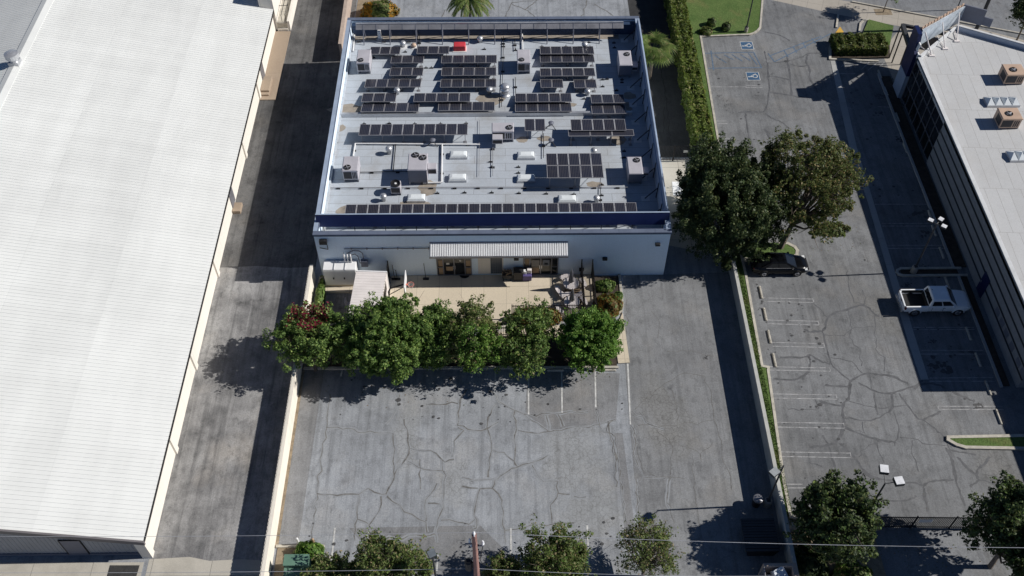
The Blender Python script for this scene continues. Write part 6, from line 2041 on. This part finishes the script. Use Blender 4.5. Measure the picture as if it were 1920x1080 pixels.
def tree(label, base, h_c, rad, n_clump, n_leaf, size, mats, seed, trunk_r=.14, group=None, name='leafy_tree', lean=(0, 0), top=None, split=None, spread=.24, hole=.0, cat='tree', lowest=-.55, bare=0, droop=0.0, rag=1.0):
    n_clump = int(n_clump * 4.2); n_leaf = int(n_leaf * 3.3); size *= .52
    r = np.random.default_rng(seed)
    rr_ = random.Random(seed)
    bx, by, bz = base
    C = np.array([lean[0], lean[1], h_c])
    rad = np.array(rad)
    # clump centres: uneven shell plus a few inside
    cl = []
    while len(cl) < n_clump:
        d = r.normal(size=3); d /= np.linalg.norm(d)
        if d[2] < lowest:
            continue
        k = r.uniform(.62, .96) if r.random() < .85 else r.uniform(.1, .5)
        k *= 1 + rag * (.10 * math.sin(3.1 * d[0] + seed) + .09 * math.sin(4.3 * d[1] + 2.0 * seed) + .05 * r.normal())
        cl.append(C + d * rad * k)
    cl = np.array(cl)
    o = thing(name, label, cat, (bx, by, bz), group)
    q = MB()
    fork = np.array([lean[0] * .3, lean[1] * .3, max(.5, (h_c - rad[2]) * .75 + .4)])
    q.cyl((0, 0, -.05), tuple(fork), trunk_r, trunk_r * .75, 8)
    nb = min(len(cl), 26 + bare)
    for i in range(nb):
        e = C + (cl[i] - C) * .9
        mid = fork * .45 + e * .55 + np.array([rr_.uniform(-.3, .3), rr_.uniform(-.3, .3), -.12 * np.linalg.norm(e - fork)])
        r0 = trunk_r * rr_.uniform(.35, .55)
        q.cyl(tuple(fork), tuple(mid), r0, r0 * .6, 5)
        q.cyl(tuple(mid), tuple(e), r0 * .6, r0 * .2, 5)
        for _ in range(2 + (3 if bare else 0)):
            e2 = e + np.array([rr_.gauss(0, 1), rr_.gauss(0, 1), rr_.gauss(.2, .8)]) * rad * .2
            q.cyl(tuple(mid * .3 + e * .7), tuple(e2), r0 * .3, r0 * .1, 4)
    build('trunk', q, 'bark', o, local=True)
    # leaves
    per = r.multinomial(n_leaf, r.dirichlet(np.full(len(cl), 5.0)))
    pts, outs = [], []
    for c_, k in zip(cl, per):
        R_ = (.36 + .05 * rad.mean()) * r.uniform(.65, 1.4)
        sub = c_ + r.normal(size=(6, 3)) * R_ * .6
        w_ = r.integers(0, 6, k)
        d = r.normal(size=(k, 3)); d /= np.linalg.norm(d, axis=1)[:, None]
        rad_ = R_ * .5 * r.uniform(.3, 1.0, k)[:, None] ** .5
        p = sub[w_] + d * rad_ * np.array([1, 1, .8])
        p[:, 2] -= droop * np.abs(r.normal(size=k)) * R_
        pts.append(p); outs.append(d)
    pts = np.vstack(pts); outs = np.vstack(outs)
    keep = pts[:, 2] > .25
    pts, outs = pts[keep], outs[keep]
    mi = (r.random(len(pts)) < .12).astype(int) if len(mats) > 1 else None
    if split is not None:
        mi = split(pts, r)
    me = leaf_mesh('crown', (pts, outs), size, mats, mi, seed)
    c = bpy.data.objects.new('crown', me)
    col.objects.link(c); c.parent = o
    return o

def bush(label, base, rad, n, size, mats, seed, name='round_shrub', group=None, cat='shrub', split=None):
    r = np.random.default_rng(seed)
    o = thing(name, label, cat, base, group)
    rad = np.array(rad)
    d = r.normal(size=(n, 3)); d /= np.linalg.norm(d, axis=1)[:, None]
    d[:, 2] = np.abs(d[:, 2]) * .95
    lump = 1 + .12 * np.sin(d[:, 0] * 5 + seed) * np.cos(d[:, 1] * 6) + .1 * np.sin(d[:, 2] * 7 + d[:, 0] * 4)
    k = r.uniform(.72, 1.02, n) * lump
    p = d * rad * k[:, None]
    p[:, 2] += .1
    mi = split(p, r) if split else (r.random(n) < .2).astype(int) if len(mats) > 1 else None
    me = leaf_mesh('foliage', (p, d), size, mats, mi, seed)
    c = bpy.data.objects.new('foliage', me); col.objects.link(c); c.parent = o
    q = MB()
    rr_ = random.Random(seed)
    for i in range(14):
        a = rr_.uniform(0, 6.28)
        q.cyl((0, 0, 0), (rad[0] * .8 * math.cos(a), rad[1] * .8 * math.sin(a), rad[2] * rr_.uniform(.3, .8)), .035, .01, 5)
    build('stem', q, 'bark', o, local=True)
    return o

def at(px, py, z):
    return G(px, py, z)

row = 'small trees in the planter in front of the patio'
def red_split(pts, r):
    m = np.zeros(len(pts), int)
    t = pts[:, 2] * .55 + pts[:, 1] * .45 + .25 * np.sin(pts[:, 0] * 2.5 + 1)
    th = np.quantile(t, .76)
    m[(t > th) & (r.random(len(pts)) < .48) & (pts[:, 0] > -1.6) & (pts[:, 0] < 1.4)] = 1
    return m
x, y = at(575, 634, 3.0)
tree('tree with red blossom on its crown growing over the cream block wall', (x + .35, y - .9, 0), 3.1, (2.5, 2.6, 2.1), 34, 7200, .20, ['lf1', 'lf7'], 11, group=row, split=red_split, lean=(-.2, .9), bare=26, rag=1.3)
x, y = at(722, 636, 3.0)
tree('largest dense tree in the planter row, in front of the container', (x, y - .4, .05), 3.1, (3.6, 3.1, 2.6), 70, 23000, .20, ['lf1', 'lf5'], 12, .18, row, lean=(0, .4))
x, y = at(812, 632, 2.6)
tree('dark leafy tree wedged between the largest one and the sparse one', (x, y - .2, .05), 2.75, (2.0, 2.5, 2.2), 36, 10500, .19, ['lf1', 'lf5'], 13, .13, row, lean=(0, .2))
def half_split(pts, r):
    m = np.zeros(len(pts), int)
    m[(pts[:, 1] < -.2) & (pts[:, 0] > -1) & (r.random(len(pts)) < .8)] = 1
    return m
x, y = at(886, 634, 2.8)
tree('thin olive tree with bare twigs and a bright green lower front', (x, y - .3, .05), 3.0, (2.4, 2.95, 2.35), 30, 6600, .18, ['lf2', 'lf5'], 14, .13, row, lean=(0, .3), split=half_split, bare=26, rag=1.5)
x, y = at(993, 634, 2.7)
tree('open crowned small tree beside the patio steps', (x + .3, y - 1.0, .05), 2.8, (2.0, 2.5, 1.95), 26, 5200, .19, ['lf1', 'lf2'], 15, .12, row, lean=(-.3, 1.0), rag=1.8, bare=8)
x, y = at(1110, 638, 2.7)
tree('rightmost small round tree, bright green, by the wheel stop', (x + .2, y - 1.0, .05), 2.7, (2.2, 2.45, 2.0), 42, 13500, .19, ['lf5', 'lf1'], 16, .13, row, lean=(-.2, 1.0))
x, y = at(1155, 607, 2.2)
bush('stray leafy branch sticking out right of the rightmost small tree', (x, y, 1.4), (.75, .5, .5), 320, .2, ['lf1'], 17, 'leafy_branch', None, 'branch')
# the two big trees by the sedan
x, y = at(1376, 376, 4.6)
tree('huge dark drooping tree at the end of the grey block wall', (x + .3, y - 1.8, .1), 4.5, (5.2, 4.5, 3.6), 96, 38000, .21, ['lf3'], 21, .3, 'large trees by the black sedan', lean=(-.3, 1.8), droop=.5, lowest=-.75, rag=1.7)
x, y = at(1527, 338, 5.0)
tree('large airy brown and green tree leaning over the car park lane', (x - 2.4, y - 3.2, .1), 5.4, (4.1, 4.6, 3.2), 56, 14000, .2, ['lf4', 'lf2'], 22, .26, 'large trees by the black sedan', lean=(2.2, 2.6), bare=40, rag=2.2)
x, y = at(1560, 428, 3.6)
bush('low hanging leafy limb of the airy tree over the lane', (x, y, 3.2), (1.7, .7, .6), 900, .2, ['lf4', 'lf2'], 23, 'leafy_branch', None, 'branch')
# lower right and bottom trees
x, y = at(1566, 968, 3.7)
tree('large glossy tree hiding the foot of the double headed lamp post', (x, y - .9, .05), 3.6, (2.4, 2.6, 2.4), 42, 7600, .24, ['lf3', 'lf1'], 31, .18, 'trees along the lower edge', lean=(0, .9), rag=1.9)
x, y = at(1903, 992, 4.7)
tree('large tree cut by the right edge, right of the sliding gate', (x, y - .5, .05), 4.7, (2.9, 3.0, 2.9), 46, 8600, .24, ['lf3', 'lf1'], 32, .18, 'trees along the lower edge', lean=(0, .5), rag=1.9)
x, y = at(1212, 1030, 3.0)
tree('nearly bare twiggy tree at the bottom edge right of the other two', (x, y - .6, .05), 3.1, (2.0, 1.9, 1.8), 22, 1500, .17, ['lf2', 'lf4'], 33, .13, 'trees along the lower edge', lean=(0, .6), bare=30, spread=.3)
x, y = at(1045, 1052, 3.0)
tree('leafy tree at the bottom edge right of the utility pole', (x, y - .4, .05), 3.0, (2.4, 2.0, 1.9), 28, 5200, .18, ['lf2', 'lf5'], 34, .14, 'trees along the lower edge', lean=(0, .4), bare=26, rag=1.8)
x, y = at(735, 1062, 2.9)
tree('leafy tree at the bottom edge left of the lamp post', (x, y - .4, .05), 2.9, (2.3, 1.8, 1.8), 28, 4600, .18, ['lf2', 'lf1'], 35, .14, 'trees along the lower edge', lean=(0, .4), bare=26, rag=1.8)
x, y = at(630, 1090, 2.2)
tree('low olive tree at the bottom edge right of the green transformer', (x, y - .3, .05), 2.2, (2.1, 1.6, 1.4), 26, 4200, .18, ['lf2', 'lf1'], 36, .1, 'trees along the lower edge', lean=(0, .3))
x, y = at(945, 1085, 2.2)
tree('small leafy tree just right of the utility pole foot', (x, y - .3, .05), 2.2, (1.3, 1.3, 1.2), 20, 2600, .18, ['lf2'], 37, .09, 'trees along the lower edge', lean=(0, .3), bare=8)
x, y = at(1600, 1085, .6)
bush('bright yellow green bush under the large glossy tree', (x, y, 0), (1.5, 1.3, 1.4), 2600, .16, ['lf2', 'lf5'], 38)
x, y = at(1520, 1060, .8)
bush('dark bush against the grey wall under the large glossy tree', (x, y, 0), (1.4, 1.5, 1.0), 2000, .2, ['lf3'], 39)
# shrubs
x, y = at(1140, 570, .7)
bush('rounded rust tinged shrub in the kerbed planter', (x, y, .07), (1.2, 1.05, 1.25), 4200, .14, ['lf6', 'lf1'], 41)
x, y = at(1133, 534, .5)
bush('smaller green shrub in the kerbed planter next to the wall', (x, y, .07), (.95, .5, .8), 1700, .14, ['lf1', 'lf2'], 42)
x, y = at(1160, 553, .4)
bush('tiny green shrub at the planter kerb, right of the rust one', (x, y, .07), (.4, .4, .5), 500, .12, ['lf1'], 43)
x, y = at(1008, 592, .6)
bush('wide rust and green hedge behind the front picket fence', (x, y, .1), (2.1, .75, 1.2), 3600, .14, ['lf6', 'lf1'], 44)
x, y = at(580, 1034, .5)
bush('bushy green shrub in the corner planter behind the transformer', (x, y, .07), (1.05, .75, .9), 2600, .13, ['lf5', 'lf1'], 45)
x, y = at(572, 1058, .4)
bush('small green shrub in the corner planter right of the transformer', (x + 1.1, y, .07), (.5, .6, .6), 900, .12, ['lf1'], 46)
def orange_split(p, r):
    m = np.zeros(len(p), int)
    m[(np.abs(p[:, 0] - .2) > .9) & (r.random(len(p)) < .75)] = 1
    return m
x, y = at(712, 22, .4)
bush('orange and green mounded bush behind the main building', (x, y, .03), (2.1, 1.2, 1.5), 4200, .17, ['lf2', 'lfo'], 47, split=orange_split)
x, y = at(692, 6, .4)
# vines at the foot of the cream wall
b0 = at(598, 555, .4)
bush('green weeds at the foot of the cream wall in the service yard', (b0[0] + .1, b0[1], 0), (.4, 2.2, .8), 900, .14, ['lf1'], 48, 'weeds')
# lawn shrubs and palms
for px, py, sx, lab in ((1334, 44, .5, 'dark ball shrub on the top lawn, left one'), (1361, 52, .5, 'dark ball shrub on the top lawn, beside the lamp post'), (1325, 58, .7, 'spiky pale shrub on the top lawn, lowest of the three')):
    x, y = at(px, py, .3)
    bush(lab, (x, y, .11), (sx, sx, .75 if sx == .5 else .45), 700, .13, ['lf3', 'lf1'] if sx == .5 else ['lf2'], int(px), group='shrubs on the top lawn')
def box_hedge(label, x0, x1, y0, y1, h, n, size, mats, seed, shape=None):
    r = np.random.default_rng(seed)
    o = thing('clipped_hedge', label, 'hedge', ((x0 + x1) / 2, (y0 + y1) / 2, 0))
    a = np.array([(x1 - x0) * (y1 - y0), h * (y1 - y0), h * (y1 - y0), h * (x1 - x0)])
    f = r.choice(4, n, p=a / a.sum())
    u, v = r.random(n), r.random(n)
    p = np.zeros((n, 3)); d = np.zeros((n, 3))
    X0, X1, Y0, Y1 = x0 - (x0 + x1) / 2, x1 - (x0 + x1) / 2, y0 - (y0 + y1) / 2, y1 - (y0 + y1) / 2
    px_, py_ = X0 + u * (X1 - X0), Y0 + v * (Y1 - Y0)
    wob = lambda q, ph: .10 * np.sin(q * 1.9 + ph) + .06 * np.sin(q * 5.1 + ph * 2)
    dep = np.abs(r.normal(size=n)) * .13
    for k in range(4):
        m = f == k
        if k == 0:
            p[m] = np.stack([px_[m], py_[m], h - dep[m] + wob(py_[m], 0) + .08 * np.sin(px_[m] * 6)], 1); d[m] = (0, 0, 1)
        elif k in (1, 2):
            s = -1 if k == 1 else 1
            p[m] = np.stack([(X0 if k == 1 else X1) - s * (dep[m] - wob(py_[m], k)), py_[m], u[m] * h], 1); d[m] = (s, 0, 0)
        else:
            p[m] = np.stack([px_[m], Y0 + dep[m], v[m] * h], 1); d[m] = (0, -1, 0)
    if shape:
        p = shape(p)
    mi = (r.random(n) < .2).astype(int) if len(mats) > 1 else None
    me = leaf_mesh('foliage', (p, d), size, mats, mi, seed)
    c = bpy.data.objects.new('foliage', me); col.objects.link(c); c.parent = o
    q = MB()
    rr_ = random.Random(seed)
    yy = Y0 + .4
    while yy < Y1:
        q.cyl((0, yy, 0), (rr_.uniform(-.2, .2), yy, h * .8), .05, .02, 5)
        for k in range(4):
            q.cyl((0, yy, h * .2 * (k + .4)), (rr_.uniform(X0, X1) * .8, yy + rr_.uniform(-.5, .5), h * .25 * (k + 1) * .9), .025, .01, 4)
        yy += .8
    build('stem', q, 'bark', o, local=True)
    return o
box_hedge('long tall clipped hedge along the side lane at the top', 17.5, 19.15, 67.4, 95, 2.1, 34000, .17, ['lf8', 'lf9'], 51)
hx0, hy0 = G(1560, 108); hx1, hy1 = G(1665, 82)
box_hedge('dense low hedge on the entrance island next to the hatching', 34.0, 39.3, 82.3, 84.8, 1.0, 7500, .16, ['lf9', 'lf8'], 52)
def palm(label, base, h, nf, Lf, seed, fan=False, trunk=.16):
    rr_ = random.Random(seed)
    o = thing('palm_tree', label, 'palm', base)
    q = MB(); q.cyl((0, 0, 0), (0, 0, h), trunk, trunk * .85, 10); build('trunk', q, 'bark', o, local=True)
    q = MB()
    for i in range(nf):
        a = 2 * math.pi * i / nf + rr_.uniform(-.2, .2)
        up = rr_.uniform(.2, 1.7) if fan else rr_.uniform(.05, 1.0)
        L = Lf * rr_.uniform(.8, 1.1)
        ca, sa = math.cos(a), math.sin(a)
        if fan:
            e = Vector((ca * L * .5 / (.6 + .55 * up), sa * L * .5 / (.6 + .55 * up), h + up * L * .3))
            q.cyl((0, 0, h), e, .02, .012, 4)
            u = Vector((ca, sa, .3 - .5 * (1 - up))).normalized()
            s_ = u.cross(Vector((0, 0, 1))).normalized()
            for k in range(15):
                t = (k - 7) / 7 * 1.9
                dr = (u * math.cos(t) + s_ * math.sin(t)).normalized()
                tip = e + dr * L * .5 * rr_.uniform(.85, 1.1) + Vector((0, 0, -.14 * L))
                n_ = dr.cross(Vector((0, 0, 1))).normalized() * .05
                mid = e + dr * L * .25
                q.face([e, mid + n_, tip, mid - n_])
        else:
            pts = []
            for k in range(9):
                t = k / 8
                pts.append(Vector((ca * L * t * (1 - .18 * t), sa * L * t * (1 - .18 * t), h + up * L * .75 * t - (.35 + .8 * up) * L * t * t)))
            for k in range(8):
                q.cyl(pts[k], pts[k + 1], .02, .015, 4)
            s_ = Vector((-sa, ca, 0))
            for k in range(1, 33):
                t = k / 33
                j = min(7, int(t * 8)); p = pts[j].lerp(pts[j + 1], t * 8 - j)
                fw = (pts[j + 1] - pts[j]).normalized()
                for sg in (-1, 1):
                    dr = (s_ * sg * .8 + fw * .5 + Vector((0, 0, -.45))).normalized()
                    ll = .62 * (1 - abs(t - .45) * 1.1)
                    n_ = fw * .035
                    tip = p + dr * ll
                    q.face([p - n_ * 1.5, p + dr * ll * .5 - n_ * 2, tip, p + dr * ll * .5 + n_ * 2])
    build('frond', q, 'palm', o, local=True)
    return o
x, y = at(880, -2, 4.2)
palm('feathery palm behind the main building at the top edge', (x, y, 0), 4.2, 26, 3.0, 61)
x, y = at(1222, 97, 3.3)
palm('fan palm rising beside the right wall of the main building', (x + .15, y, 0), 3.3, 46, 2.3, 62, True)
# street trees
x, y = G(1656, 23)
tree('young street tree in a square pavement pit', (x, y, 0), 3.2, (1.0, 1.0, 1.2), 14, 1500, .2, ['lf1'], 71, .06, 'street trees')
b = MB(); b.flat([(x - .9, y - .5), (x + .9, y - .5), (x + .9, y + .6), (x - .9, y + .6)], 4 * L1); struct('tree_pit', b, 'drysoil')
x, y = at(1928, 30, 3)
tree('street tree at the far right edge above the corner building', (x, y, 0), 3.5, (1.6, 1.6, 1.5), 22, 2500, .22, ['lf3'], 72, .1, 'street trees')
# grass blades on the verges
r = np.random.default_rng(5)
n = 16000
pts = np.stack([r.uniform(19.02, 19.85, n), r.uniform(31, 85, n), np.full(n, .13)], 1)
me = leaf_mesh('grass_blades', (pts, np.tile([0, 0, .3], (n, 1))), .07, ['lawn'], None, 5, .2, 2.5)
o = bpy.data.objects.new('grass_blades', me); col.objects.link(o); o['kind'] = 'stuff'; o['label'] = 'short green grass along the kerbed verge beside the grey wall'; o['category'] = 'grass'
# leaf litter
r = np.random.default_rng(9)
pl = []
for (px, py, s, k) in [(730, 700, 2.5, 120), (1100, 690, 1.2, 60), (1570, 1000, 2.5, 90), (1420, 480, 1.2, 90), (1560, 450, 2.0, 60), (1720, 1035, 2, 90)]:
    q = G(px, py)
    pl.append(np.stack([q[0] + r.normal(size=k) * s, q[1] + r.normal(size=k) * s * .6, np.full(k, .03)], 1))
pl = np.vstack(pl)
me = leaf_mesh('fallen_leaves', (pl, np.tile([0, 0, 2.0], (len(pl), 1))), .05, ['lf6', 'lf4'], (r.random(len(pl)) < .5).astype(int), 9, 3)
o = bpy.data.objects.new('fallen_leaves', me); col.objects.link(o); o['kind'] = 'stuff'; o['label'] = 'scattered fallen leaves on the asphalt under the trees'; o['category'] = 'leaf litter'
